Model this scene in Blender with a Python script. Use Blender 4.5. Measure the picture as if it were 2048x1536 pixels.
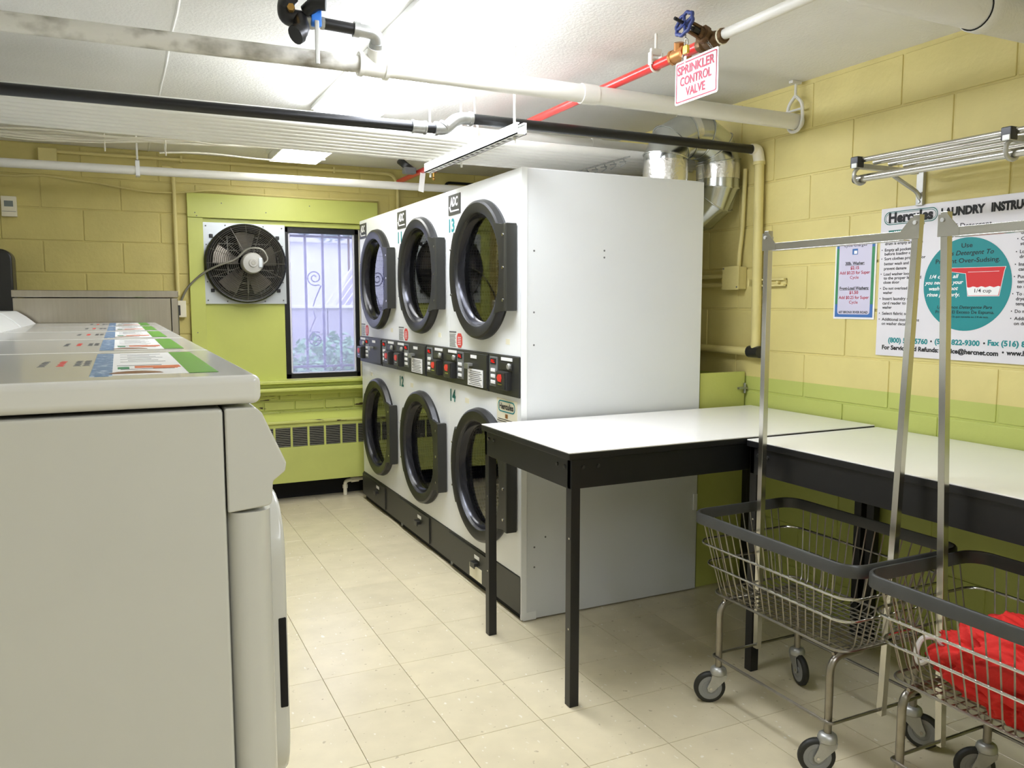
import bpy, bmesh, math, random
from mathutils import Vector, Matrix, noise
for o in list(bpy.data.objects): bpy.data.objects.remove(o)
S = bpy.context.scene; COL = S.collection
random.seed(7)
# ------------------------------------------------------------------ camera, sky, exposure
YAW, PITCH = math.radians(25.8), math.radians(5.7)
fw = Vector((math.sin(YAW)*math.cos(PITCH), math.cos(YAW)*math.cos(PITCH), -math.sin(PITCH)))
rt = Vector((math.cos(YAW), -math.sin(YAW), 0)); up = rt.cross(fw)
cd = bpy.data.cameras.new('camera'); cam = bpy.data.objects.new('camera', cd); COL.objects.link(cam)
cam.matrix_world = Matrix(((rt.x, up.x, -fw.x, 0), (rt.y, up.y, -fw.y, 0), (rt.z, up.z, -fw.z, 1.40), (0, 0, 0, 1)))
cd.sensor_width = 36; cd.lens = 36*1624/2048; cd.clip_start = 0.05
S.camera = cam
W = bpy.data.worlds.new('overcast_sky'); S.world = W; W.use_nodes = True
bg = W.node_tree.nodes['Background']; bg.inputs[0].default_value = (0.80, 0.83, 1.0, 1); bg.inputs[1].default_value = 3.4
vs = S.view_settings; vs.view_transform = 'Standard'; vs.look = 'None'; vs.gamma = 1; vs.use_curve_mapping = False; vs.exposure = 0.12
LAMP = 32.0        # brightness of the fluorescent lenses
CEIL = 2.385
# ------------------------------------------------------------------ materials
def lin(c):
    if isinstance(c, str): c = [int(c[i:i+2], 16)/255 for i in (0, 2, 4)]
    return tuple(x/12.92 if x <= .04045 else ((x+.055)/1.055)**2.4 for x in c) + (1,)
M = {}
def mat(name, col, rough=.5, metal=0, var=0, vscale=6, bump=0, bscale=80, coat=0, col2=None, lo=.45, hi=.6, det=4, spec=.5, stretch=None):
    m = bpy.data.materials.new(name); m.use_nodes = True; nt = m.node_tree; N = nt.nodes; L = nt.links
    b = N['Principled BSDF']; b.inputs['Roughness'].default_value = rough; b.inputs['Metallic'].default_value = metal
    b.inputs['Coat Weight'].default_value = coat; b.inputs['Specular IOR Level'].default_value = spec
    c = lin(col); b.inputs['Base Color'].default_value = c
    co = N.new('ShaderNodeNewGeometry'); vec = co.outputs['Position']
    if stretch:
        mp = N.new('ShaderNodeVectorMath'); mp.operation = 'MULTIPLY'; mp.inputs[1].default_value = stretch
        L.new(vec, mp.inputs[0]); vec = mp.outputs[0]
    if var or col2:
        t = N.new('ShaderNodeTexNoise'); t.inputs['Scale'].default_value = vscale; t.inputs['Detail'].default_value = det
        L.new(vec, t.inputs['Vector'])
        r = N.new('ShaderNodeValToRGB'); L.new(t.outputs['Fac'], r.inputs[0])
        if col2:
            r.color_ramp.elements[0].position = lo; r.color_ramp.elements[1].position = hi
            r.color_ramp.elements[0].color = c; r.color_ramp.elements[1].color = lin(col2)
        else:
            r.color_ramp.elements[0].position = .3; r.color_ramp.elements[1].position = .7
            r.color_ramp.elements[0].color = tuple(max(0, x*(1-var)) for x in c[:3])+(1,)
            r.color_ramp.elements[1].color = tuple(min(1, x*(1+var)) for x in c[:3])+(1,)
        L.new(r.outputs[0], b.inputs['Base Color'])
    if bump:
        t2 = N.new('ShaderNodeTexNoise'); t2.inputs['Scale'].default_value = bscale; t2.inputs['Detail'].default_value = 5
        L.new(vec, t2.inputs['Vector'])
        bp = N.new('ShaderNodeBump'); bp.inputs['Strength'].default_value = bump; bp.inputs['Distance'].default_value = .004
        L.new(t2.outputs['Fac'], bp.inputs['Height']); L.new(bp.outputs[0], b.inputs['Normal'])
    M[name] = m; return m
def emit(name, col, s):
    m = bpy.data.materials.new(name); m.use_nodes = True; N = m.node_tree.nodes; N.clear()
    e = N.new('ShaderNodeEmission'); e.inputs[0].default_value = lin(col); e.inputs[1].default_value = s
    o = N.new('ShaderNodeOutputMaterial'); m.node_tree.links.new(e.outputs[0], o.inputs[0]); M[name] = m; return m
def glass(name, ior, tint, veil=0, vcol='FFFFFF'):
    m = bpy.data.materials.new(name); m.use_nodes = True; nt = m.node_tree; N = nt.nodes; N.clear(); L = nt.links
    t = N.new('ShaderNodeBsdfTransparent'); t.inputs[0].default_value = lin(tint)
    g = N.new('ShaderNodeBsdfGlossy'); g.inputs['Roughness'].default_value = .0
    f = N.new('ShaderNodeFresnel'); f.inputs[0].default_value = ior
    mx = N.new('ShaderNodeMixShader'); L.new(f.outputs[0], mx.inputs[0]); o = N.new('ShaderNodeOutputMaterial')
    src = t.outputs[0]
    if veil:  # translucent share that paints an overexposure haze into the glass
        d = N.new('ShaderNodeBsdfTranslucent'); d.inputs[0].default_value = lin(vcol)
        m2 = N.new('ShaderNodeMixShader'); m2.inputs[0].default_value = veil
        L.new(t.outputs[0], m2.inputs[1]); L.new(d.outputs[0], m2.inputs[2]); src = m2.outputs[0]
    L.new(src, mx.inputs[1]); L.new(g.outputs[0], mx.inputs[2]); L.new(mx.outputs[0], o.inputs[0]); M[name] = m; return m
def nodes_of(m): return m.node_tree.nodes, m.node_tree.links, m.node_tree.nodes['Principled BSDF']

mat('yellow_paint', 'D9CC88', .5, var=.06, vscale=5, bump=.35, bscale=45)
def two_paint(name, axis_z):                     # the yellow wall changes to lime at a painted line
    m = mat(name, 'DACC84', .5, var=.06, vscale=4, bump=.35, bscale=45); N, L, b = nodes_of(m)
    src = b.inputs['Base Color'].links[0].from_socket
    g = N.new('ShaderNodeNewGeometry'); sp = N.new('ShaderNodeSeparateXYZ'); L.new(g.outputs['Position'], sp.inputs[0])
    c = N.new('ShaderNodeMath'); c.operation = 'LESS_THAN'; c.inputs[1].default_value = axis_z; L.new(sp.outputs['Z'], c.inputs[0])
    mx = N.new('ShaderNodeMix'); mx.data_type = 'RGBA'; L.new(c.outputs[0], mx.inputs['Factor'])
    L.new(src, mx.inputs['A']); mx.inputs['B'].default_value = lin('BCC468'); L.new(mx.outputs['Result'], b.inputs['Base Color'])
two_paint('wall_two_paint', 1.04)
mat('yellow_paint_shaded', 'CDBF74', .5, var=.06, vscale=5, bump=.4, bscale=45)  # same yellow wall paint, darkened to put in the far wall's shade
mat('mortar_yellow', 'C0B060', .6, bump=.3)
mat('lime_paint', 'C8CE6C', .38, var=.04, vscale=4, bump=.12, bscale=30)
mat('lime_chipped', 'C9CC70', .42, col2='4A3A20', lo=.62, hi=.66, vscale=22, bump=.3, bscale=40, stretch=(.35, 1, 2))
mat('lime_panel', 'BFC46A', .45, var=.04, bump=.1)
mat('ceiling_paint', 'EFEEEA', .6, var=.03, vscale=3, bump=.5, bscale=90)
mat('ceiling_joint', 'C9C7BF', .7)
mat('plain_wall', 'E2E0D4', .6, var=.03)
mat('grout', 'A39776', .8)
def tile_mat():
    m = mat('vinyl_tile', 'DCD0AE', .24, var=.05, vscale=9, bump=.05, bscale=20, det=6); N, L, b = nodes_of(m)
    src = b.inputs['Base Color'].links[0].from_socket
    g = N.new('ShaderNodeNewGeometry')
    v = N.new('ShaderNodeTexNoise'); v.inputs['Scale'].default_value = 55; v.inputs['Detail'].default_value = 1
    mp = N.new('ShaderNodeVectorMath'); mp.operation = 'MULTIPLY'; mp.inputs[1].default_value = (1, .55, 1); L.new(g.outputs['Position'], mp.inputs[0]); L.new(mp.outputs[0], v.inputs['Vector'])
    r = N.new('ShaderNodeValToRGB'); r.color_ramp.elements[0].position = .71; r.color_ramp.elements[1].position = .76; L.new(v.outputs['Fac'], r.inputs[0])
    mx = N.new('ShaderNodeMix'); mx.data_type = 'RGBA'; L.new(r.outputs[0], mx.inputs['Factor']); L.new(src, mx.inputs['A']); mx.inputs['B'].default_value = lin('EAE3D0')
    v2 = N.new('ShaderNodeTexNoise'); v2.inputs['Scale'].default_value = 38; v2.inputs['Detail'].default_value = 2; L.new(g.outputs['Position'], v2.inputs['Vector'])
    r2 = N.new('ShaderNodeValToRGB'); r2.color_ramp.elements[0].position = .26; r2.color_ramp.elements[1].position = .31
    r2.color_ramp.elements[0].color = (1, 1, 1, 1); r2.color_ramp.elements[1].color = (0, 0, 0, 1); L.new(v2.outputs['Fac'], r2.inputs[0])
    m2 = N.new('ShaderNodeMix'); m2.data_type = 'RGBA'; L.new(r2.outputs[0], m2.inputs['Factor']); L.new(mx.outputs['Result'], m2.inputs['A']); m2.inputs['B'].default_value = lin('BCAF92')
    oi = N.new('ShaderNodeObjectInfo'); hs = N.new('ShaderNodeHueSaturation'); ma = N.new('ShaderNodeMapRange')
    ma.inputs['To Min'].default_value = .965; ma.inputs['To Max'].default_value = 1.03; L.new(oi.outputs['Random'], ma.inputs[0]); L.new(ma.outputs[0], hs.inputs['Value'])
    L.new(m2.outputs['Result'], hs.inputs['Color']); L.new(hs.outputs[0], b.inputs['Base Color'])
tile_mat()
mat('white_enamel', 'ECEDEA', .28, var=.015, vscale=2)
mat('side_enamel_shaded', 'D9DBDA', .3, var=.015, vscale=2)  # white enamel again, greyed to paint in the side panel's shade
mat('washer_enamel', 'D6D5CC', .22, var=.02, vscale=3, coat=.3)
mat('washer_lid', 'E4E3DD', .16, coat=.3)
mat('white_laminate', 'F2F0EA', .22, var=.01)
mat('black_metal', '151515', .38)
mat('black_plastic', '2A2A28', .34)
mat('charcoal_panel', '2C2C27', .42, var=.04)
mat('ring_plastic', '1F1F1E', .36)
mat('bowl_gloss', '26262B', .18, metal=.55)
mat('black_pipe', '0B0B0C', .38)
mat('white_pipe', 'E4E2D8', .4, var=.03, vscale=8)
mat('stained_pipe', 'DDDAD0', .55, col2='7E7868', lo=.47, hi=.66, vscale=9, bump=.2, stretch=(.8, 1, 1))
mat('red_paint', 'D22A24', .3, coat=.3)
mat('brass', 'B08A4A', .35, metal=.9, var=.1)
mat('bronze', '6B5236', .5, metal=.7, var=.2, vscale=25)
mat('copper_bronze', 'B9824A', .4, metal=.7, var=.1)
mat('gold_lock', 'D9B24A', .3, metal=.8)
mat('blue_wheel', '2C3A72', .45)
mat('blue_handle', '2A78D8', .4)
mat('galvanised', 'A9AAA6', .38, metal=.85, var=.15, vscale=30)
mat('duct_metal', 'C3C6C2', .2, metal=1, var=.1, vscale=10)
mat('foil_tape', 'E4E2DA', .25, metal=.9, bump=.6, bscale=60)
mat('stainless', 'B8B1A5', .2, metal=1, var=.06, vscale=3, stretch=(30, 1, 1.2))
mat('chrome', 'C8C6BE', .2, metal=1)
mat('dull_chrome', '9A958A', .33, metal=1, var=.15, vscale=20)
mat('zinc', 'B9B9B2', .45, metal=.75, var=.1, vscale=25)
mat('rim_grey', '42423E', .34, var=.1, vscale=14)
mat('rubber', '26261F', .55)
mat('wheel_grey', '8F908C', .45)
mat('cloth_red', 'D6241A', .8, var=.12, vscale=10, bump=.4, bscale=110)
mat('cord_white', 'D9D6D0', .7)
mat('sign_white', 'E2DFE1', .35)
mat('paper', 'EFEEEA', .45)
mat('print_black', '1A1A1A', .6)
mat('print_grey', '6A6A68', .6)
mat('print_red', 'B02038', .6)
mat('sign_red', 'B5203C', .5)
mat('print_teal', '17888A', .55)
mat('print_dark_teal', '0E6B60', .55)
mat('print_scarlet', 'D22828', .5)
mat('print_blue', '3F6FAE', .5)
mat('print_green', '3E8A5A', .5)
mat('print_lavender', 'CFCBDD', .5)
mat('print_white', 'F4F4F2', .5)
mat('label_green', '5FA83E', .3)
mat('label_blue', '5C86B4', .3, col2='D8E4F0', lo=.55, hi=.62, vscale=60)
mat('label_orange', 'E8734A', .3)
mat('label_brown', '8A5A40', .3)
mat('hex_red', 'DD4A40', .5)
mat('sticker_cream', 'E9E3C8', .5)
mat('badge_dark', '3A3A38', .4)
mat('cream_plastic', 'EDE6CC', .4)
mat('lcd', '7C8480', .3)
mat('panel_grey', '6E7070', .4)
mat('coin_red', 'E23A30', .35)
mat('fan_plate', 'C9CED0', .35, metal=.4, var=.05, vscale=5)
mat('fan_black', '1E1E1E', .4)
mat('guard_wire', '8E8B86', .35, metal=.8)
mat('fan_blade', '8A847C', .35, metal=.6, var=.15)
mat('motor_grey', 'B4B2AC', .4)
mat('hose_grey', '8C8A80', .4, metal=.5)
mat('dark_void', '0C0C0B', .8)
mat('cable_cream', 'D9D3BE', .5)
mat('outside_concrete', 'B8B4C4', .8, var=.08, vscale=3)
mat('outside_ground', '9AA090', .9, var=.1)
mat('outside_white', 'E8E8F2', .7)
mat('hazed_bars', '8C86B8', .6)  # dark iron paled to lavender for the overexposed view
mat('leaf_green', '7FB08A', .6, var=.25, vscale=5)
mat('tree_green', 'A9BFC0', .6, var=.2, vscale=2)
emit('fluorescent_lens', 'EEF3FF', LAMP)
emit('fluorescent_lens_dim', 'F6F6F2', LAMP*.45)
emit('fluorescent_lens_rear', 'EEF3FF', LAMP*.45)
emit('led_red', 'FF2A1C', 1.2)
glass('window_glass', 1.45, 'F8F8FF', .28, 'E8E8FF')  # lavender haze of the overexposed view is mixed into this pane
glass('door_glass', 2.2, 'C8C8C4')
def drum_mat():
    m = mat('drum_steel', '9A9C9C', .38, metal=.9); N, L, b = nodes_of(m)
    g = N.new('ShaderNodeNewGeometry'); v = N.new('ShaderNodeTexVoronoi'); v.inputs['Scale'].default_value = 68; v.inputs['Randomness'].default_value = 0
    L.new(g.outputs['Position'], v.inputs['Vector'])
    r = N.new('ShaderNodeValToRGB'); r.color_ramp.elements[0].position = .38; r.color_ramp.elements[1].position = .44
    r.color_ramp.elements[0].color = lin('0A0A0A'); r.color_ramp.elements[1].color = lin('A6A8A8'); L.new(v.outputs['Distance'], r.inputs[0]); L.new(r.outputs[0], b.inputs['Base Color'])
drum_mat()
# ------------------------------------------------------------------ mesh helpers
V = Vector
class MB:
    def __init__(s): s.v = []; s.f = []
    def add(s, vs, fs):
        n = len(s.v); s.v += [V(p) for p in vs]; s.f += [tuple(i+n for i in f) for f in fs]; return s
    def box(s, x0, x1, y0, y1, z0, z1):
        x0, x1 = sorted((x0, x1)); y0, y1 = sorted((y0, y1)); z0, z1 = sorted((z0, z1))
        return s.add([(x0,y0,z0),(x1,y0,z0),(x1,y1,z0),(x0,y1,z0),(x0,y0,z1),(x1,y0,z1),(x1,y1,z1),(x0,y1,z1)],
                     [(0,3,2,1),(4,5,6,7),(0,1,5,4),(1,2,6,5),(2,3,7,6),(3,0,4,7)])
    def tube(s, path, r, n=10, closed=False, caps=True):
        P = [V(p) for p in path]; m = len(P); rr = r if isinstance(r, (list, tuple)) else [r]*m
        T = []
        for i in range(m):
            if closed: t = P[(i+1) % m]-P[i-1]
            else: t = P[min(i+1, m-1)]-P[max(i-1, 0)]
            T.append(t.normalized())
        a = V((0, 0, 1)) if abs(T[0].z) < .9 else V((1, 0, 0))
        u = T[0].cross(a).normalized(); vs = []; fs = []
        for i in range(m):
            if i:
                q = T[i-1].rotation_difference(T[i]); u = (q @ u); u = (u-T[i]*u.dot(T[i])).normalized()
            w = T[i].cross(u)
            for k in range(n):
                an = 2*math.pi*k/n; vs.append(P[i]+(u*math.cos(an)+w*math.sin(an))*rr[i])
        for i in range(m if closed else m-1):
            j = (i+1) % m
            for k in range(n): fs.append((i*n+k, i*n+(k+1) % n, j*n+(k+1) % n, j*n+k))
        if caps and not closed:
            fs.append(tuple(range(n))[::-1]); fs.append(tuple((m-1)*n+k for k in range(n)))
        return s.add(vs, fs)
    def cyl(s, a, b, r, n=16): return s.tube([a, b], r, n)
    def lathe(s, c, ax, prof, n=32, a0=0, a1=2*math.pi, closed=False):
        c = V(c); ax = V(ax).normalized(); h = V((0, 0, 1)) if abs(ax.z) < .9 else V((1, 0, 0))
        u = ax.cross(h).normalized(); w = ax.cross(u); full = abs(a1-a0-2*math.pi) < 1e-6; cnt = n if full else n+1
        vs = []; fs = []; m = len(prof)
        for k in range(cnt):
            an = a0+(a1-a0)*k/n; d = u*math.cos(an)+w*math.sin(an)
            for (r, hh) in prof: vs.append(c+d*r+ax*hh)
        for k in range(n):
            k2 = (k+1) % cnt
            for i in range(m if closed else m-1):
                i2 = (i+1) % m; fs.append((k*m+i, k*m+i2, k2*m+i2, k2*m+i))
        return s.add(vs, fs)
    def prism(s, pts, o, ux, uy, d):
        o = V(o); ux = V(ux); uy = V(uy); nn = ux.cross(uy).normalized()*d; n = len(pts)
        vs = [o+ux*a+uy*b for a, b in pts]+[o+ux*a+uy*b+nn for a, b in pts]
        fs = [tuple(range(n))[::-1], tuple(range(n, 2*n))]+[(i, (i+1) % n, n+(i+1) % n, n+i) for i in range(n)]
        return s.add(vs, fs)
    def quad(s, a, b, c, d): return s.add([a, b, c, d], [(0, 1, 2, 3)])
    def sphere(s, c, r, nu=16, nv=10, sc=(1, 1, 1)):
        c = V(c); vs = [c+V((0, 0, r*sc[2]))]; fs = []
        for i in range(1, nv):
            t = math.pi*i/nv
            for k in range(nu):
                p = 2*math.pi*k/nu; vs.append(c+V((r*sc[0]*math.sin(t)*math.cos(p), r*sc[1]*math.sin(t)*math.sin(p), r*sc[2]*math.cos(t))))
        vs.append(c-V((0, 0, r*sc[2])))
        for k in range(nu): fs.append((0, 1+k, 1+(k+1) % nu)); fs.append((len(vs)-1, 1+(nv-2)*nu+(k+1) % nu, 1+(nv-2)*nu+k))
        for i in range(nv-2):
            for k in range(nu): fs.append((1+i*nu+k, 1+(i+1)*nu+k, 1+(i+1)*nu+(k+1) % nu, 1+i*nu+(k+1) % nu))
        return s.add(vs, fs)
    def xf(s, m, start=0):
        for i in range(start, len(s.v)): s.v[i] = m @ s.v[i]
        return s
def arc(c, u, w, r, a0, a1, n):
    c = V(c); u = V(u); w = V(w); return [c+u*r*math.cos(a0+(a1-a0)*i/n)+w*r*math.sin(a0+(a1-a0)*i/n) for i in range(n+1)]
def rrect(hx, hy, r, n=5):
    out = []
    for (sx, sy, a) in ((1, 1, 0), (-1, 1, 90), (-1, -1, 180), (1, -1, 270)):
        for i in range(n+1):
            t = math.radians(a+90*i/n); out.append((sx*(hx-r)+r*math.cos(t), sy*(hy-r)+r*math.sin(t)))
    return out
def bend(pts, r, n=5):                                # polyline with rounded corners
    P = [V(p) for p in pts]; out = [P[0]]
    for i in range(1, len(P)-1):
        a = (P[i-1]-P[i]); b = (P[i+1]-P[i]); d = min(r, a.length*.49, b.length*.49); p0 = P[i]+a.normalized()*d; p1 = P[i]+b.normalized()*d
        for k in range(n+1):
            t = k/n; out.append(p0*(1-t)**2+P[i]*2*t*(1-t)+p1*t*t)
    out.append(P[-1]); return out
ORG = {}
TINY = {'screws', 'print_lines', 'bolt_heads', 'leg_screws', 'slots', 'rivets', 'nail_heads', 'screw_holes', 'warning_lines', 'cover_screws', 'warning_print', 'putty_edge', 'wire_guard', 'wire_basket', 'grille', 'drum_baffles', 'buttons'}
def setp(o, label=None, cat=None, group=None, kind=None):
    if label: o['label'] = label
    if cat: o['category'] = cat
    if group: o['group'] = group
    if kind: o['kind'] = kind
    return o
def mesh_of(name, mb, material, org, bevel=0, seg=2, smooth=35):
    bm = bmesh.new(); vl = [bm.verts.new(p-org) for p in mb.v]
    for f in mb.f:
        try: bm.faces.new([vl[i] for i in f])
        except ValueError: pass
    bmesh.ops.recalc_face_normals(bm, faces=bm.faces)
    if bevel:
        bm.normal_update(); ed = [e for e in bm.edges if len(e.link_faces) == 2 and e.calc_face_angle(0) > .5]
        bmesh.ops.bevel(bm, geom=ed, offset=bevel, segments=seg, profile=.5, affect='EDGES', clamp_overlap=True)
    me = bpy.data.meshes.new(name); bm.to_mesh(me); bm.free()
    if smooth:
        me.polygons.foreach_set('use_smooth', [True]*len(me.polygons)); me.set_sharp_from_angle(angle=math.radians(smooth))
    me.materials.append(M[material] if isinstance(material, str) else material); return me
def base_of(mb):
    xs = [p.x for p in mb.v]; ys = [p.y for p in mb.v]; zs = [p.z for p in mb.v]
    return V(((min(xs)+max(xs))/2, (min(ys)+max(ys))/2, min(zs)))
def obj(name, mb, material, parent=None, bevel=0, seg=2, smooth=35, label=None, cat=None, group=None, kind=None, org=None):
    o0 = ORG[parent.name] if parent else V(org) if org is not None else base_of(mb)
    me = mesh_of(name, mb, material, o0, bevel, seg, smooth)
    if parent and kind is None and name in TINY: kind = 'stuff'
    o = bpy.data.objects.new(name, me); COL.objects.link(o)
    if parent: o.parent = parent
    else: o.location = o0
    if bevel: wn(o)
    ORG[o.name] = o0
    return setp(o, label, cat, group, kind)
def wn(o):                                            # flat faces stay flat beside their bevels
    w = o.modifiers.new('weighted_normals', 'WEIGHTED_NORMAL'); w.keep_sharp = True; w.weight = 100
def inst(name, me, parent, loc, material=None):       # a piece that shares its mesh
    o = bpy.data.objects.new(name, me); COL.objects.link(o); o.parent = parent; o.location = V(loc)-ORG[parent.name]
    if 'block' in name: wn(o)
    ORG[o.name] = V(loc); return o
def thing(name, loc, label=None, cat=None, group=None, kind=None):
    o = bpy.data.objects.new(name, None); COL.objects.link(o); o.location = loc; o.empty_display_size = .1
    ORG[o.name] = V(loc); return setp(o, label, cat, group, kind)
TXT = []
def text(s, parent, material, o, ux, uy, h, w=None, align='L', bold=0, shear=0, name='lettering'):
    cu = bpy.data.curves.new('txt', 'FONT'); cu.body = s; cu.size = 1; cu.offset = bold+.006; cu.shear = shear; cu.resolution_u = 3
    t = bpy.data.objects.new('txt', cu); COL.objects.link(t); bpy.context.view_layer.update()
    dg = bpy.context.evaluated_depsgraph_get(); me = bpy.data.meshes.new_from_object(t.evaluated_get(dg))
    COL.objects.unlink(t); bpy.data.objects.remove(t)
    xs = [v.co.x for v in me.vertices]; x0, x1 = min(xs), max(xs)
    sy = h/.69; sx = sy if w is None else w/(x1-x0); tw = (x1-x0)*sx
    off = {'L': 0, 'C': -tw/2, 'R': -tw}[align]
    o = V(o); ux = V(ux); uy = V(uy); og = ORG[parent.name]
    for v in me.vertices: v.co = o+ux*((v.co.x-x0)*sx+off)+uy*(v.co.y*sy)-og
    me.materials.clear(); me.materials.append(M[material]); me.name = name
    ob = bpy.data.objects.new(name, me); COL.objects.link(ob); ob.parent = parent; ORG[ob.name] = og; return ob
YL, ZU = V((0, -1, 0)), V((0, 0, 1))                 # reading directions on faces that look towards -X
# ------------------------------------------------------------------ floor
XR, YF = 2.80, 5.90
floor = obj('floor', MB().box(-.95, 2.95, -2.4, 6.05, -.08, -.003), 'grout', kind='structure', label='cream speckled vinyl tile floor of the laundry room', org=(0, 0, 0), smooth=0)
TX, TY = .2985, .308
tmesh = mesh_of('floor_tile', MB().box(-TX/2+.0009, TX/2-.0009, -TY/2+.0009, TY/2-.0009, -.012, 0), 'vinyl_tile', V((0, 0, 0)), bevel=.0006, seg=1)
xs = [.63+TX*(k+.5) for k in range(-5, 8)]; ys = [2.928+TY*(k+.5) for k in range(-7, 10)]
for x in xs:
    for y in ys:
        if x < 2.80+TX/2 and x > -.95 and y < 5.95+TY/2: inst('floor_tile', tmesh, floor, (x, y, 0))
rest = MB()
for x in xs:
    k = -8
    while 2.928+TY*k > -2.35:
        y = 2.928+TY*(k+.5); rest.box(x-TX/2+.0009, x+TX/2-.0009, y-TY/2+.0009, y+TY/2-.0009, -.012, 0); k -= 1
obj('floor_tile', rest, 'vinyl_tile', floor, kind='stuff', smooth=0)
# ------------------------------------------------------------------ ceiling
ceiling = obj('ceiling', MB().box(-.95, 2.95, -2.4, 6.05, CEIL+.02, CEIL+.12), 'ceiling_joint', kind='structure', label='white painted ceiling of wide concrete planks', org=(0, 0, CEIL), smooth=0)
for a, b in ((-.95, .2185), (.2255, 2.0885), (2.0955, 2.95)):
    obj('ceiling_plank', MB().box(a, b, -2.4, 6.05, CEIL, CEIL+.03), 'ceiling_paint', ceiling, bevel=.003, seg=2)
for x in (.222, 2.092):
    m = MB(); pts = [(x+.002*math.sin(i*1.7), -2.3+i*.2, CEIL+.003+.001*math.sin(i*2.3)) for i in range(42)]; m.tube(pts, .007, 8); obj('joint_filler', m, 'ceiling_paint', ceiling)
# ------------------------------------------------------------------ right wall of painted blocks
wall_right = obj('wall_right', MB().box(2.806, 3.0, -2.4, 6.1, -.08, CEIL+.12), 'wall_two_paint', kind='structure', label='yellow painted block wall with a lime band below', org=(2.806, 0, 0), smooth=0)
bc = {}
def block(w, h, ax, material):
    k = (round(w, 3), round(h, 3), ax, material)
    if k not in bc:
        m = MB(); a, b = w/2-.0035, h/2-.0035
        m.box(0, .03, -a, a, -b, b) if ax == 'x' else m.box(-a, a, 0, .03, -b, b)
        bc[k] = mesh_of('concrete_block', m, material, V((0, 0, 0)), bevel=.0055, seg=2)
    return bc[k]
PB = .455
for c in range(0, 12):
    z0, z1 = max(0, -.03+.2*c), .17+.2*c
    off = 1.83 if c % 2 == 1 else 2.058
    for k in range(-3, 6):
        y = off+PB*(k+.5)
        if y > 4.1: continue
        inst('concrete_block', block(PB, z1-z0, 'x', 'wall_two_paint'), wall_right, (XR+random.uniform(0, .002), y, (z0+z1)/2))
# ------------------------------------------------------------------ far wall with the window opening
HX0, HX1, HZ0, HZ1 = .54, 1.63, .84, 1.955
m = MB().box(-.95, HX0, 5.906, 6.12, -.08, CEIL+.12).box(HX1, 3.0, 5.906, 6.12, -.08, CEIL+.12).box(HX0, HX1, 5.906, 6.12, -.08, HZ0).box(HX0, HX1, 5.906, 6.12, HZ1, CEIL+.12)
wall_far = obj('wall_far', m, 'yellow_paint_shaded', kind='structure', label='far yellow painted block wall with window and fan', org=(0, 5.906, 0), smooth=0)
for c in range(8):
    z0, z1 = .79+.2*c, .99+.2*c
    z1 = min(z1, CEIL)
    off = -.175 if c % 2 == 1 else .045
    for k in range(-2, 7):
        a, b = off+.45*(k-.0), off+.45*(k+1)
        a, b = max(a, -.95), min(b, 2.8)
        if b-a < .04: continue
        spans = [(a, b)]
        if z0 < HZ1: spans = [(a, min(b, HX0-.01)), (max(a, HX1+.01), b)]
        for p, q in spans:
            if q-p > .03: inst('concrete_block', block(q-p, z1-z0, 'y', 'yellow_paint_shaded'), wall_far, ((p+q)/2, YF+random.uniform(0, .002), (z0+z1)/2))
for r in range(3):
    z0 = .56+r*.073
    for k in range(-1, 9):
        x0 = .36+.215*k+(r % 2)*.1075
        m = MB().box(x0+.004, x0+.211, 5.876+random.uniform(0, .006), 5.93, z0+.005, z0+.068)
        obj('brick', m, 'lime_chipped', wall_far, bevel=.007)
obj('brick_backing', MB().box(.30, 2.3, 5.888, 5.907, .50, .80), 'lime_paint', wall_far)
obj('recess_shade_strip', MB().box(-.9, 2.8, 5.885, 5.9055, 0, .15), 'dark_void', kind='structure', label='black strip painted for the shade below the radiator cover')  # black strip painted in place of the recess shade under the cover
# trim boards round the opening
t1 = thing('trim_1', (1.09, 5.88, .86), 'lime green painted boards framing the window and fan', kind='structure')
obj('board', MB().box(.442, .538, 5.872, 5.905, .80, 1.968), 'lime_paint', t1, bevel=.003)
obj('board', MB().box(.442, 1.745, 5.872, 5.905, 1.97, 2.13), 'lime_paint', t1, bevel=.003)
obj('board', MB().box(1.64, 1.745, 5.872, 5.905, .80, 1.968), 'lime_paint', t1, bevel=.003)
obj('head_stop', MB().box(.538, 1.64, 5.90, 5.985, 1.935, 1.968), 'lime_paint', t1, bevel=.003)
obj('panel', MB().box(.538, 1.068, 5.915, 5.94, .84, 1.40), 'lime_paint', t1, bevel=.002)
m = MB()
for (x, z) in ((.49, 2.0), (.66, 2.07), (.95, 2.02), (1.25, 2.08), (.5, 1.98), (.48, 1.2)): m.cyl((x, 5.871, z), (x, 5.873, z), .004, 8)
obj('nail_heads', m, 'print_grey', t1)
# stepped sill below
t2 = thing('trim_2', (1.09, 5.8, .75), 'lime painted stepped window sill above the radiator cover', kind='structure')
for (y, z0, z1) in ((5.80, .832, .856), (5.835, .806, .83), (5.755, .783, .805), (5.815, .752, .782)):
    obj('sill_board', MB().box(.30, 2.3, y, 5.93, z0, z1), 'lime_paint', t2, bevel=.006, seg=3)
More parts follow.
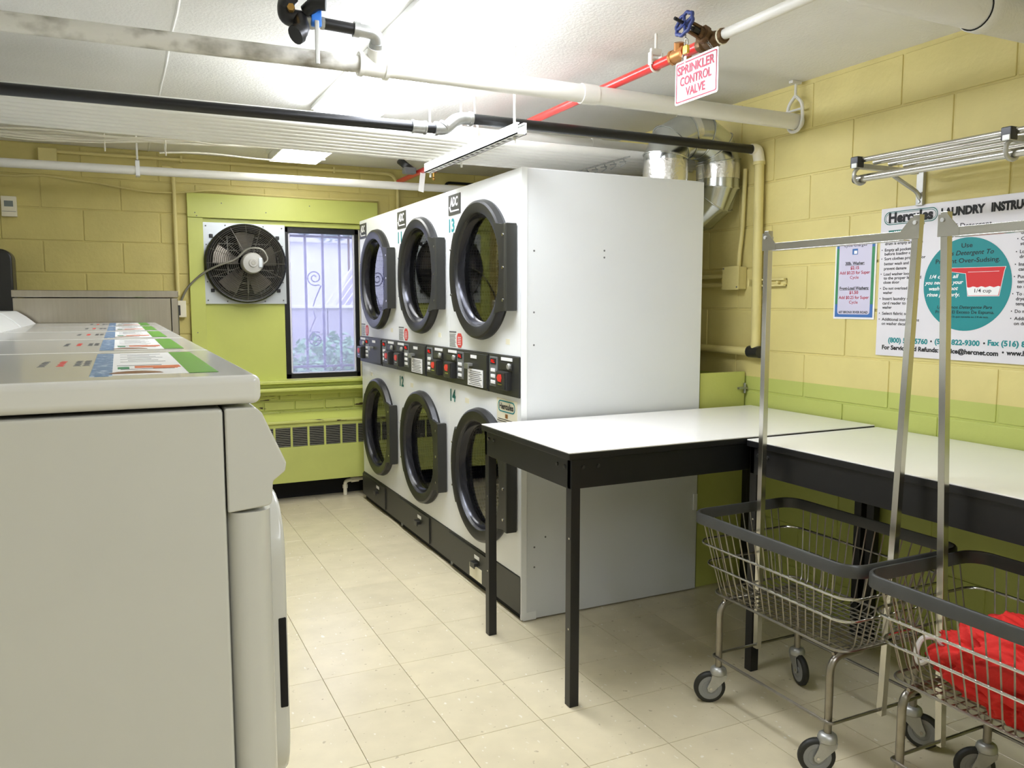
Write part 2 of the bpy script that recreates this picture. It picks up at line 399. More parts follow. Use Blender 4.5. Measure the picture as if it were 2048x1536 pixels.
# window
w1 = thing('window_1', (1.34, 5.94, .86), 'bright window with black metal frame and barred pane', kind='structure')
fx0, fx1, fz0, fz1 = 1.070, 1.612, .857, 1.932
m = MB().box(fx0, fx0+.036, 5.925, 5.985, fz0, fz1).box(fx1-.03, fx1, 5.925, 5.985, fz0, fz1).box(fx0, fx1, 5.925, 5.985, fz0, fz0+.036).box(fx0, fx1, 5.925, 5.985, fz1-.036, fz1)
obj('frame', m, 'black_metal', w1, bevel=.003)
m = MB().box(fx0+.034, fx0+.05, 5.94, 5.965, fz0+.03, fz1-.03).box(fx1-.04, fx1-.028, 5.94, 5.965, fz0+.03, fz1-.03).box(fx0+.034, fx1-.03, 5.94, 5.965, fz0+.03, fz0+.042)
obj('sash', m, 'outside_white', w1, bevel=.002)
obj('pane', MB().box(fx0+.03, fx1-.025, 5.951, 5.955, fz0+.03, fz1-.03), 'window_glass', w1, smooth=0)
m = MB()
for i in range(26):
    z = .9+i*.02; m.box(fx0-.010, fx0+.004, 5.92, 5.93+random.uniform(0, .006), z, z+random.uniform(.012, .02))
obj('putty_edge', m, 'black_metal', w1)
# ------------------------------------------------------------------ remaining walls of the room
obj('wall_left', MB().box(-1.1, -.93, -2.4, 6.1, -.08, CEIL+.12), 'plain_wall', kind='structure', label='pale yellow wall behind the washers', smooth=0)
obj('wall_back', MB().box(-1.1, 3.0, -2.55, -2.4, -.08, CEIL+.12), 'plain_wall', kind='structure', label='pale yellow wall behind the camera', smooth=0)
# ------------------------------------------------------------------ fluorescent fixtures
def fixture(y0, y1, label, lens='fluorescent_lens'):
    x0, x1, zb = .925, 1.235, 2.318
    t = thing('ceiling_light', (1.08, (y0+y1)/2, zb), label, 'light', 'wraparound fluorescent fixtures')
    obj('housing', MB().box(x0-.012, x1+.012, y0, y1, CEIL-.022, CEIL-.001), 'white_enamel', t, bevel=.003)
    pr = [(x0, CEIL-.022), (x0+.006, zb+.014), (x0+.03, zb), (x1-.03, zb), (x1-.006, zb+.014), (x1, CEIL-.022)]
    if lens == 'fluorescent_lens_dim':               # the far fixture has solid metal sides
        pr = [(x0, CEIL-.022), (x0, zb), (x1, zb), (x1, CEIL-.022)]
        obj('lens', MB().box(x0+.008, x1-.008, y0+.012, y1-.012, zb+.014, zb+.02), lens, t, smooth=0)
        for x in (x0, x1-.006): obj('side_rail', MB().box(x, x+.006, y0, y1, zb, CEIL-.02), 'white_enamel', t)
    else:
        obj('lens', MB().prism([(a, b) for a, b in pr], (0, y0+.012, 0), (1, 0, 0), (0, 0, 1), -(y1-y0-.024)), lens, t, smooth=0)
    for y in (y0, y1-.012):
        obj('end_cap', MB().prism([(a, b) for a, b in pr], (0, y, 0), (1, 0, 0), (0, 0, 1), -.012), 'white_enamel', t, smooth=0)
fixture(2.05, 4.20, 'long glowing fluorescent fixture above the aisle')
fixture(4.40, 5.56, 'glowing fluorescent fixture by the far wall, half hidden by the conduits', 'fluorescent_lens_dim')
fixture(-1.75, .55, 'fluorescent fixture on the ceiling behind the camera', 'fluorescent_lens_rear')
# ------------------------------------------------------------------ outside the window
obj('outside_ground', MB().box(-3, 9, 6.13, 16, .3, .55), 'outside_ground', kind='structure', label='planted yard ground outside the window', smooth=0)
g = thing('retaining_wall', (2.4, 8.6, .5), 'pale concrete retaining wall seen through the window', 'wall')
for k in range(5): obj('concrete_panel', MB().box(.2+k*.9, 1.09+k*.9, 8.6, 8.8, .5, 1.345), 'outside_concrete', g, bevel=.008)
obj('coping', MB().box(.1, 4.8, 8.56, 8.84, 1.345, 1.375), 'outside_white', g, bevel=.005)
obj('neighbour_house', MB().box(.0, 7, 12.2, 12.5, .55, 2.35).box(-.1, 7.1, 12.1, 12.2, 2.28, 2.42).box(1.2, 2.2, 12.17, 12.2, 1.5, 1.75).prism([(-.2, 2.4), (3.4, 2.4), (-.2, 4.4)], (0, 12.2, 0), (1, 0, 0), (0, 0, 1), -.3), 'outside_white', label='pale house front beyond the retaining wall', cat='house', bevel=.01)
g = thing('stair_railing', (2.8, 9.6, .55), 'slanted light metal stair railing beyond the retaining wall', 'railing')
for k in range(12): obj('slat', MB().tube([(2.15+k*.075, 9.6, 1.30), (2.62+k*.075, 9.6, 1.95-.0*k)], .008, 6), 'outside_white', g)
obj('stair_wall', MB().prism([(2.05, .55), (3.6, .55), (3.6, 2.3), (2.6, 1.85)], (0, 9.8, 0), (1, 0, 0), (0, 0, 1), -.1), 'outside_concrete', g)
def leaves(name, c, r, n, sz, material, label, cat, group):
    t = thing(name, (c[0], c[1], .55), label, cat, group); m = MB()
    for i in range(n):
        d = V((random.gauss(0, 1), random.gauss(0, 1), random.gauss(0, 1))).normalized()*random.random()**.4
        p = V(c)+V((d.x*r[0], d.y*r[1], d.z*r[2])); a = V((random.uniform(-1, 1), random.uniform(-1, 1), random.uniform(-.4, .8))).normalized()
        b = a.cross(V((random.uniform(-1, 1), random.uniform(-1, 1), 1))).normalized(); s = sz*random.uniform(.6, 1.3)
        m.add([p-a*s, p+b*s*.5, p+a*s, p-b*s*.5], [(0, 1, 2, 3)])
    o = obj('foliage', m, material, t, smooth=0, kind='stuff')
    obj('stem', MB().tube([(c[0], c[1], .55), (c[0], c[1], c[2])], .015, 6), 'bronze', t)
for i, (x, y, z, s, lb) in enumerate(((1.80, 7.55, .86, .34, 'ivy mound behind the middle of the window bars'), (1.35, 6.85, .74, .24, 'ivy mound at the lower left of the window'), (2.25, 8.22, .80, .30, 'ivy mound at the lower right of the window'))):
    leaves('ivy_shrub', (x, y, z), (s*1.3, s, s*.8), 500, .05, 'leaf_green', lb, 'shrub', 'ivy mounds outside')
leaves('garden_tree', (2.75, 10.6, 2.75), (1.0, .7, .6), 900, .08, 'tree_green', 'pale tree crown at the top of the window view', 'tree', None)
# security bars, overexposure haze painted into their pale lavender
g = thing('window_grille', (1.34, 6.06, .86), 'iron security grille with scrolls outside the window', 'grille')
for x in (1.12, 1.25, 1.377, 1.503, 1.63): obj('bar', MB().box(x-.008, x+.008, 6.055, 6.071, .90, 2.0), 'hazed_bars', g)
for z in (.93, 1.885): obj('rail', MB().box(1.08, 1.66, 6.05, 6.076, z-.008, z+.008), 'hazed_bars', g)
for sgn, cz in ((1, 1.585), (-1, 1.13)):
    c = V((1.315, 6.063, cz)); pts = []
    for i in range(40):
        a = 2*math.pi*1.75*i/39; r = .012+.047*i/39; pts.append(c+V((math.cos(a+.5)*r, 0, sgn*math.sin(a+.5)*r)))
    pts += [c+V((-.045 if sgn < 0 else .045, 0, -sgn*.06)), V((1.315, 6.063, cz-sgn*.16)), V((1.30, 6.063, cz-sgn*.21))]
    obj('scroll', MB().tube(pts, .0045, 6), 'hazed_bars', g)
# ------------------------------------------------------------------ stacked dryers
DX, DT, DW = 1.544, 1.965, .845
def hole_panel(m, x, y0, y1, z0, z1, cy, cz, R, depth, n=56):
    angs = sorted([2*math.pi*i/n for i in range(n)]+[math.atan2(z-cz, y-cy) % (2*math.pi) for y in (y0, y1) for z in (z0, z1)])
    inn, out, back = [], [], []
    for a in angs:
        c, s = math.cos(a), math.sin(a); t = 1e9
        if c > 1e-9: t = min(t, (y1-cy)/c)
        if c < -1e-9: t = min(t, (y0-cy)/c)
        if s > 1e-9: t = min(t, (z1-cz)/s)
        if s < -1e-9: t = min(t, (z0-cz)/s)
        inn.append((x, cy+c*R, cz+s*R)); out.append((x, cy+c*t, cz+s*t)); back.append((x+depth, cy+c*R, cz+s*R))
    k = len(angs); fs = [(i, (i+1) % k, k+(i+1) % k, k+i) for i in range(k)]+[(i, (i+1) % k, 2*k+(i+1) % k, 2*k+i) for i in range(k)]
    edge = [(x+.02, p[1], p[2]) for p in out]; fs += [(k+i, k+(i+1) % k, 3*k+(i+1) % k, 3*k+i) for i in range(k)]
    m.add(inn+out+back+edge, fs); return m
def dryer(y0, label, nums, near):
    y1 = y0+DW; g = y0+.0003, y1-.0003
    t = thing('stacked_dryer', (2.02, y0+DW/2, 0), label, 'dryer', 'stacked tumble dryers')
    obj('cabinet', MB().box(DX+.02, 2.495, g[0], g[1], .02, .03).box(DX+.001, 2.495, g[0], g[1], DT-.012, DT).box(2.48, 2.495, g[0], g[1], .02, DT).box(DX+.02, 2.495, g[1]-.004, g[1], .02, DT).box(DX+.3, DX+.31, g[0], g[1], .98, 1.18), 'white_enamel', t)
    sp = obj('side_panel', MB().box(DX-(.004 if near else -.001), 2.495, g[0]-(.006 if near else 0), g[0]+.004, .006, DT-.003), 'side_enamel_shaded', t, bevel=.002)
    if near:
        obj('corner_strip', MB().box(DX-.006, DX+.022, g[0]-.010, g[0]-.006, .01, DT), 'white_enamel', sp, bevel=.001)
        m = MB()
        for (x, z) in ((1.60, 1.62), (1.60, 1.36), (1.60, 1.22), (1.605, .76), (1.605, .74), (1.605, .33), (1.605, .24), (1.66, .37), (1.95, 1.63), (1.95, 1.60), (2.0, .83), (2.0, .85)): m.cyl((x, y0-.0065, z), (x, y0-.003, z), .0045, 8)
        obj('screw_holes', m, 'print_grey', sp)
        obj('foot_bracket', MB().box(DX+.004, DX+.07, y0-.008, y0-.004, .003, .04), 'white_enamel', sp, bevel=.001)
        obj('hinge_plate', MB().box(2.47, 2.492, y0-.012, y0-.004, .40, .48), 'white_enamel', sp, bevel=.001)
    cy = y0+.41
    for (z0, z1, cz, R, nm) in ((1.17, DT, 1.552, .325, 'upper'), (.20, .992, .58, .325, 'lower')):
        obj('front_panel', hole_panel(MB(), DX, g[0], g[1], z0, z1, cy, cz, .29, .05), 'white_enamel', t, smooth=30)
        dr = obj('door', MB().lathe((DX, cy, cz), (-1, 0, 0), [(.322, 0), (.325, .012), (.318, .036), (.308, .042), (.272, .040), (.263, .036), (.258, .028), (.252, -.002), (.240, -.012)], 72), 'ring_plastic', t, smooth=22)
        obj('bowl', MB().lathe((DX, cy, cz), (-1, 0, 0), [(.2615, .034), (.256, .02), (.249, -.003), (.236, -.011)], 72), 'bowl_gloss', dr, smooth=60)
        obj('door_glass', MB().lathe((DX, cy, cz), (-1, 0, 0), [(.0005, -.007), (.12, -.0072), (.246, -.008)], 56), 'door_glass', dr, smooth=60)
        # pull plate on the near side, hinge strip on the far side
        pts = [(-.205, -.205)]+[(-.205, .205)]+[(-.30, .185), (-.372, .185), (-.372, -.185), (-.30, -.185)]
        pl = obj('pull_plate', MB().prism([(-.215, .20), (-.30, .186), (-.350, .186), (-.350, -.186), (-.30, -.186), (-.215, -.20), (-.262, -.10), (-.276, 0), (-.262, .10)], (DX-.030, cy, cz), (0, 1, 0), (0, 0, 1), -.014), 'ring_plastic', dr, smooth=20)
        obj('pull_ridge', MB().box(DX-.056, DX-.004, cy-.374, cy-.348, cz-.186, cz+.186), 'charcoal_panel', dr, bevel=.004)
        arcp = [(math.cos(math.radians(a))*r, math.sin(math.radians(a))*r) for r, rng in ((.349, range(-34, 35, 4)), (.30, range(34, -35, -4))) for a in rng]
        obj('hinge_strip', MB().prism(arcp, (DX, cy, cz), (0, 1, 0), (0, 0, 1), -.030), 'charcoal_panel', dr, smooth=30)
        m = MB()
        for zz in (.14, .0, -.14): m.cyl((DX-.047, cy-.315, cz+zz), (DX-.043, cy-.315, cz+zz), .0065, 10); m.cyl((DX-.034, cy+.328, cz+zz*.8), (DX-.030, cy+.328, cz+zz*.8), .005, 8)
        obj('screws', m, 'chrome', dr)
        obj('drum', MB().lathe((DX, cy, cz), (-1, 0, 0), [(.27, -.03), (.335, -.055), (.345, -.08), (.345, -.72), (.0, -.73)], 56), 'drum_steel', t, smooth=50)
        m = MB()
        for k in range(3):
            a = k*2.094+.5; c, s = math.cos(a), math.sin(a)
            m.prism([(-.03, .35), (.03, .35), (.012, .285), (-.012, .285)], (DX+.1, cy, cz), (0, c, s), (0, -s, c), .6)
        obj('drum_baffles', m, 'drum_steel', t)
    # charcoal control strip: two coin clusters and an access cover
    cp = obj('control_panel', MB().box(DX-.012, DX+.02, g[0], g[1], .992, 1.168), 'charcoal_panel', t, bevel=.002)
    m = MB().box(DX-.014, DX-.011, y0+.312, y0+.318, .993, 1.166); obj('seam', m, 'dark_void', cp)
    ac = obj('access_cover', MB().box(DX-.020, DX-.008, y0+.325, y0+.60, 1.002, 1.160), 'charcoal_panel', t, bevel=.003)
    obj('handle', MB().box(DX-.043, DX-.020, y0+.485, y0+.535, 1.098, 1.112).box(DX-.046, DX-.040, y0+.485, y0+.535, 1.085, 1.112), 'galvanised', ac, bevel=.002)
    obj('name_tag', MB().box(DX-.022, DX-.019, y0+.44, y0+.51, 1.136, 1.152), 'paper', ac)
    if near or nums:
        lb = obj('instruction_label', MB().box(DX-.0225, DX-.0195, y0+.365, y0+.545, 1.004, 1.085), 'paper', ac); m = MB()
        for i in range(8): m.box(DX-.0232, DX-.0224, y0+.375+(i % 3)*.012, y0+.532-(i % 2)*.02, 1.010+i*.009, 1.013+i*.009)
        obj('print_lines', m, 'print_grey', lb)
    for (ya, yb, rA, rB) in ((y0+.215, y0+.300, y0+.045, y0+.205), (y0+.615, y0+.70, y0+.705, y0+.838)):
        ds = obj('display_strip', MB().box(DX-.016, DX-.010, ya, yb, 1.022, 1.158), 'panel_grey', cp, bevel=.002)
        yc = (ya+yb)/2
        sc = obj('display', MB().box(DX-.018, DX-.015, yc-.030, yc+.030, 1.124, 1.150), 'dark_void', t)
        text('FILL', sc, 'led_red', (DX-.0185, yc, 1.130), YL, ZU, .014, .04, 'C', .02)
        for i in range(3): obj('button', MB().box(DX-.020, DX-.015, yc-.022, yc+.022, 1.034+i*.027, 1.050+i*.027), 'paper', ds, bevel=.004)
        rc = (rA+rB)/2; w = .052
        cs = obj('coin_mechanism', MB().box(DX-.040, DX-.008, rc-w, rc+w, 1.018, 1.100), 'black_plastic', t, bevel=.004)
        obj('coin_plate', MB().box(DX-.044, DX-.039, rc-w+.008, rc+w-.006, 1.022, 1.096), 'black_plastic', cs, bevel=.003)
        obj('coin_button', MB().prism([(.026, .0), (.014, .015), (-.014, .017), (-.020, 0), (-.014, -.017), (.014, -.015)], (DX-.044, rc+.004, 1.071), (0, 1, 0), (0, 0, 1), -.003), 'coin_red', cs)
        obj('coin_slot', MB().box(DX-.0455, DX-.043, rc-.022, rc+.022, 1.040, 1.046), 'chrome', cs)
        obj('upper_housing', MB().box(DX-.020, DX-.010, rc-.065, rc+.060, 1.106, 1.138), 'black_plastic', cp, bevel=.002)
        obj('key_lock', MB().lathe((DX-.012, rc-.045, 1.124), (-1, 0, 0), [(.014, 0), (.014, .014), (.010, .018), (.0005, .018)], 16), 'zinc', cp, smooth=40)
        obj('strip_label', MB().box(DX-.0155, DX-.011, rc-.06, rc+.05, 1.146, 1.160), 'paper', cp)
    # charcoal lint panels at the floor
    tp = obj('lint_panel', MB().box(DX-.006, DX+.02, g[0], g[1], .032, .198), 'charcoal_panel', t, bevel=.002)
    obj('lint_door', MB().box(DX-.014, DX-.004, y0+.30, y1-.008, .04, .190), 'charcoal_panel', tp, bevel=.002)
    obj('plinth', MB().box(DX+.012, DX+.03, g[0], g[1], .0, .034), 'dark_void', t)
    obj('latch', MB().box(DX-.034, DX-.013, y0+.445, y0+.500, .118, .136).box(DX-.036, DX-.031, y0+.445, y0+.500, .108, .136), 'black_plastic', tp, bevel=.002)
    obj('tag', MB().box(DX-.0155, DX-.0135, y0+.43, y0+.49, .150, .168), 'paper', tp)
    if near: obj('lint_label', MB().box(DX-.0155, DX-.0135, y0+.40, y0+.55, .045, .112), 'sticker_cream', tp)
    # badge, numbers, stickers
    b = obj('maker_badge', MB().box(DX-.004, DX, y0+.675, y0+.832, 1.842, 1.942), 'badge_dark', t, bevel=.001)
    text('ADC', b, 'print_white', (DX-.0046, y0+.755, 1.885), YL, ZU, .042, .108, 'C', .035, .18)
    m = MB(); m.prism([(0, 0), (.018, 0), (.030, -.02), (.13, -.02), (.135, -.027), (.02, -.027)], (DX-.0042, y0+.823, 1.884), (0, -1, 0), (0, 0, 1), .0004); obj('swoosh', m, 'paper', b, smooth=0)
    if nums:
        text(nums[0], t, 'print_teal', (DX-.001, y0+.832, 1.760), YL, ZU, .062, .075, 'L', .03)
        text(nums[1], t, 'print_dark_teal', (DX-.001, y0+.832, .895), YL, ZU, .058, .075, 'L', .03)
    m = MB(); m.box(DX-.0012, DX, y0+.745, y0+.838, 1.249, 1.256)
    for i in range(10): m.box(DX-.0012, DX, y0+.75+(i % 3)*.006, y0+.835, 1.178+i*.0068, 1.1805+i*.0068)
    obj('warning_lines', m, 'print_grey', t)
    st = obj('stop_sticker', MB().prism([(.036, .018), (.018, .036), (-.018, .036), (-.036, .018), (-.036, -.018), (-.018, -.036), (.018, -.036), (.036, -.018)], (DX-.0015, y0+.70, 1.212), (0, 1, 0), (0, 0, 1), .0015), 'hex_red', t, smooth=0)
    m = MB()
    for i in range(5): m.box(DX-.0022, DX-.0014, y0+.68, y0+.72, 1.19+i*.009, 1.193+i*.009)
    obj('print_lines', m, 'print_white', st)
    obj('price_sticker', MB().box(DX-.0012, DX, y0+.115, y0+.155, 1.218, 1.242), 'sticker_cream', t)
    obj('price_sticker', MB().box(DX-.0012, DX, y0+.60-.02, y0+.63, .905, .93), 'sticker_cream', t)
    if near:
        s = obj('service_sticker', MB().box(DX-.0012, DX, y0+.040, y0+.250, .862, .972), 'sticker_cream', t)
        orr = rrect(.088, .026, .024); m = MB(); n = len(orr)
        m.add([(DX-.002, y0+.148+a, .938+b) for a, b in orr]+[(DX-.002, y0+.148+a*.93, .938+b*.80) for a, b in orr], [(i, (i+1) % n, n+(i+1) % n, n+i) for i in range(n)])
        obj('logo_oval', m, 'print_teal', s, smooth=0)
        text('Hercules', s, 'print_black', (DX-.0023, y0+.148, .926), YL, ZU, .026, .145, 'C', .02)
        m = MB().box(DX-.0018, DX-.001, y0+.05, y0+.245, .868, .871).box(DX-.0018, DX-.001, y0+.07, y0+.235, .877, .88)
        obj('print_lines', m, 'print_black', s)
        obj('stamp', MB().box(DX-.0018, DX-.001, y0+.135, y0+.16, .886, .905), 'copper_bronze', s)
    return t
dryer(3.10, 'white stacked dryer numbered 13 and 14, nearest the folding table', ('13', '14'), True)
dryer(3.10+DW, 'white stacked dryer numbered 11 and 12, middle of the row', ('11', '12'), False)
dryer(3.10+2*DW, 'white stacked dryer at the end of the row by the window', None, False)
# ------------------------------------------------------------------ front-load washers on a plinth
WZ = 1.30; WP = .685; W0 = 1.172
obj('washer_plinth', MB().box(-.60, .10, W0+.01, W0+5*WP-.01, 0, .273), 'outside_concrete', label='low concrete plinth under the row of washers', cat='plinth', bevel=.01)
def washer(i, label):
    y0 = W0+i*WP; y1 = y0+WP-.006; t = thing('washing_machine', (-.2, (y0+y1)/2, .275), label, 'washer', 'front-load washers in a row')
    obj('cabinet', MB().box(-.56, .125, y0+.002, y1-.002, .29, 1.2545), 'washer_enamel', t, bevel=.006)
    for (x, y) in ((-.5, y0+.06), (-.5, y1-.06), (.05, y0+.06), (.05, y1-.06)): obj('foot', MB().cyl((x, y, .274), (x, y, .292), .02, 12), 'black_plastic', t)
    obj('lid', MB().box(-.57, .1765, y0, y1, 1.2595, WZ), 'washer_lid', t, bevel=.011, seg=4)
    fs = obj('control_fascia', MB().prism([(.1265, 1.2545), (.168, 1.2545), (.1765, 1.246), (.2085, 1.172), (.2065, 1.160), (.189, 1.147), (.187, 1.116), (.182, 1.112), (.1265, 1.107)], (0, y0+.001, 0), (1, 0, 0), (0, 0, 1), -(y1-y0-.002)), 'washer_enamel', t, bevel=.004, seg=3)
    fn = V((.074, 0, .032)).normalized(); fo = V((.1935, 0, 1.209))
    def onf(y, s, d): return fo+V((-.032, 0, .074)).normalized()*s+V((0, y, 0))+fn*d
    m = MB(); a = [onf(y0+.12, -.028, .0), onf(y1-.2, -.028, .0), onf(y1-.2, .028, .0), onf(y0+.12, .028, .0)]
    m.add(a+[p+fn*.002 for p in a], [(0, 1, 2, 3), (4, 5, 6, 7), (0, 1, 5, 4), (1, 2, 6, 5), (2, 3, 7, 6), (3, 0, 4, 7)]); obj('display_panel', m, 'panel_grey', fs)
    m = MB()
    for k in range(4): p = onf(y0+.17+k*.06, -.008, .002); m.tube([p, p+fn*.006], .012, 12)
    obj('buttons', m, 'paper', fs)
    p = onf(y1-.10, 0, 0); obj('card_reader', MB().tube([p, p+fn*.012], .03, 16), 'black_plastic', fs)
    obj('front_panel', MB().prism(rrect(.030, (y1-y0)/2-.002, .024, 6), (.157, (y0+y1)/2, .29), (1, 0, 0), (0, 1, 0), .815), 'washer_enamel', t, smooth=40)
    cy, cz = y0+.342, .865
    d = obj('door', MB().prism(rrect(.265, .235, .09, 8), (.187, cy, cz), (0, 1, 0), (0, 0, 1), .030), 'washer_enamel', t, bevel=.007, seg=3)
    obj('window_ring', MB().lathe((.217, cy, cz), (1, 0, 0), [(.195, -.001), (.19, .010), (.175, .012), (.165, .0)], 48), 'panel_grey', d, smooth=40)
    obj('door_glass', MB().lathe((.217, cy, cz), (1, 0, 0), [(.166, .002), (.10, .010), (.0005, .014)], 40), 'bowl_gloss', d, smooth=60)
    obj('door_handle', MB().box(.2025, .2145, cy-.2665, cy-.23, .770, .915), 'dark_void', d, bevel=.002)
    # lid label with blue and green end strips, and small warning prints
    lx0, lx1, ly0, ly1, lz = -.035, .128, y0+.075, y0+.61, WZ+.0004
    lb = obj('instruction_label', MB().box(lx0, lx1, ly0, ly1, WZ-.001, lz), 'paper', t, smooth=0)
    obj('blue_strip', MB().box(lx0-.004, lx0+.024, ly0-.01, ly1, WZ, lz+.0003), 'label_blue', lb, smooth=0)
    obj('green_strip', MB().box(.088, lx1, ly0, ly1, WZ, lz+.0003), 'label_green', lb, smooth=0)
    m = MB()
    for k in range(7): m.box(.0+.012*(k % 2), .07-.01*(k % 3), ly0+.27+k*.035, ly0+.272+k*.035, WZ, lz+.0004)
    m.box(.0, .075, ly0+.10, ly0+.104, WZ, lz+.0004).box(-.005, .06, ly0+.18, ly0+.186, WZ, lz+.0004)
    obj('print_lines', m, 'print_grey', lb, smooth=0)
    m = MB().prism([(.005+.035*math.cos(a/8*math.pi)*1.0, .045*math.sin(a/8*math.pi)) for a in range(9)], (.015, ly0+.02, lz+.0002), (1, 0, 0), (0, 1, 0), .0003); obj('drawing', m, 'label_brown', lb, smooth=0)
    m = MB().box(.02, .085, ly0+.125, ly0+.165, WZ, lz+.0005).box(.045, .08, ly0+.11, ly0+.125, WZ, lz+.0005); obj('orange_print', m, 'label_orange', lb, smooth=0)
    m = MB().box(-.004, .012, ly0+.11, ly0+.15, WZ, lz+.0005); obj('green_print', m, 'print_green', lb, smooth=0)
    for (x, c) in ((-.118, 'print_grey'), (-.092, 'hex_red'), (-.068, 'print_grey'), (-.055, 'print_grey')):
        m = MB()
        for k in range(9): m.box(x+.001*(k % 3), x+.011-.002*(k % 2), y0+.29+k*.015, y0+.295+k*.015, WZ-.001, WZ+.0004)
        obj('warning_print', m, c, t, smooth=0)
    # sloping rear console
    obj('rear_console', MB().prism([(-.56, 1.295), (-.355, 1.295), (-.40, 1.335), (-.44, 1.362), (-.56, 1.362)], (0, y0+.02, 0), (1, 0, 0), (0, 0, 1), -(y1-y0-.04)), 'white_enamel', t, bevel=.006)
for i, lb in enumerate(('large white front-load washer nearest the camera, side panel in full view', 'second white washer from the camera, its labelled lid showing', 'third white washer from the camera, its labelled lid showing', 'fourth white washer from the camera, second from the steel machine', 'last white washer in the row, against the steel machine')): washer(i, lb)
# ------------------------------------------------------------------ steel washer at the end of the row
t = thing('steel_washer', (-.09, 5.05, 0), 'big brushed stainless steel washer at the end of the row', 'washer')
sy0, sy1, sx0, sx1 = 4.66, 5.42, -.462, .288
obj('cabinet', MB().box(sx0, sx1-.035, sy0, sy1, .10, 1.425), 'stainless', t, bevel=.003)
obj('front_frame', MB().box(sx1-.033, sx1, sy0-.002, sy1, .10, 1.425), 'stainless', t, bevel=.004)
obj('top_lip', MB().box(sx0-.004, sx1+.003, sy0-.006, sy1, 1.428, 1.464), 'stainless', t, bevel=.004)
obj('base', MB().box(sx0+.02, sx1-.02, sy0+.02, sy1-.02, 0, .10), 'charcoal_panel', t)
d = obj('door', MB().lathe((sx1, 5.04, .72), (1, 0, 0), [(.26, 0), (.26, .03), (.24, .05), (.2, .05), (.18, .02)], 48), 'stainless', t, smooth=40)
obj('door_glass', MB().lathe((sx1, 5.04, .72), (1, 0, 0), [(.182, .02), (.0005, .035)], 40), 'bowl_gloss', d, smooth=60)
obj('control_panel', MB().box(sx1, sx1+.01, sy0+.1, sy1-.1, 1.18, 1.38), 'charcoal_panel', t, bevel=.003)
# ------------------------------------------------------------------ folding tables
def table(x0, x1, y0, y1, zt, label, lx):
    t = thing('folding_table', ((x0+x1)/2, (y0+y1)/2, 0), label, 'table', 'white-topped folding tables')
    tp = obj('tabletop', MB().box(x0, x1, y0, y1, zt-.004, zt), 'white_laminate', t, bevel=.001)
    obj('top_edge', MB().box(x0-.001, x1+.001, y0-.001, y1+.001, zt-.026, zt-.0042), 'black_metal', tp, bevel=.003)
    i = .010
    for a in ((x0+i, x1-i, y0+i, y0+i+.022), (x0+i, x1-i, y1-i-.022, y1-i), (x0+i, x0+i+.022, y0+i, y1-i), (x1-i-.022, x1-i, y0+i, y1-i)):
        obj('apron', MB().box(*a, zt-.128, zt-.026), 'black_metal', t, bevel=.002)
    for sx in (0, 1):
        for sy in (0, 1):
            X = x0+lx if sx == 0 else x1-lx-.036; Y = y0+.007 if sy == 0 else y1-.007-.036
            l = obj('leg', MB().box(X, X+.036, Y, Y+.036, 0, zt-.027), 'black_metal', t, bevel=.002)
            m = MB()
            for z in (zt-.30, zt-.62): m.cyl((X-.001, Y+.012, z), (X+.002, Y+.012, z), .004, 8)
            obj('leg_screws', m, 'chrome', l)
    m = MB()
    for y in (y0+.05, y0+.10, y1-.05, y1-.10): m.lathe((x0+i, y, zt-.055), (-1, 0, 0), [(.007, 0), (.006, .004), (.0005, .005)], 10)
    for x in (x0+.06, x0+.12, x1-.06, x1-.12): m.lathe((x, y0+i, zt-.055), (0, -1, 0), [(.007, 0), (.006, .004), (.0005, .005)], 10)
    obj('bolt_heads', m, 'black_plastic', t)
table(1.340, 2.785, 2.330, 3.062, .900, 'white folding table standing against the side of the dryers', .012)
table(2.100, 2.790, .55, 2.322, .893, 'white folding table along the poster wall, behind the carts', .012)
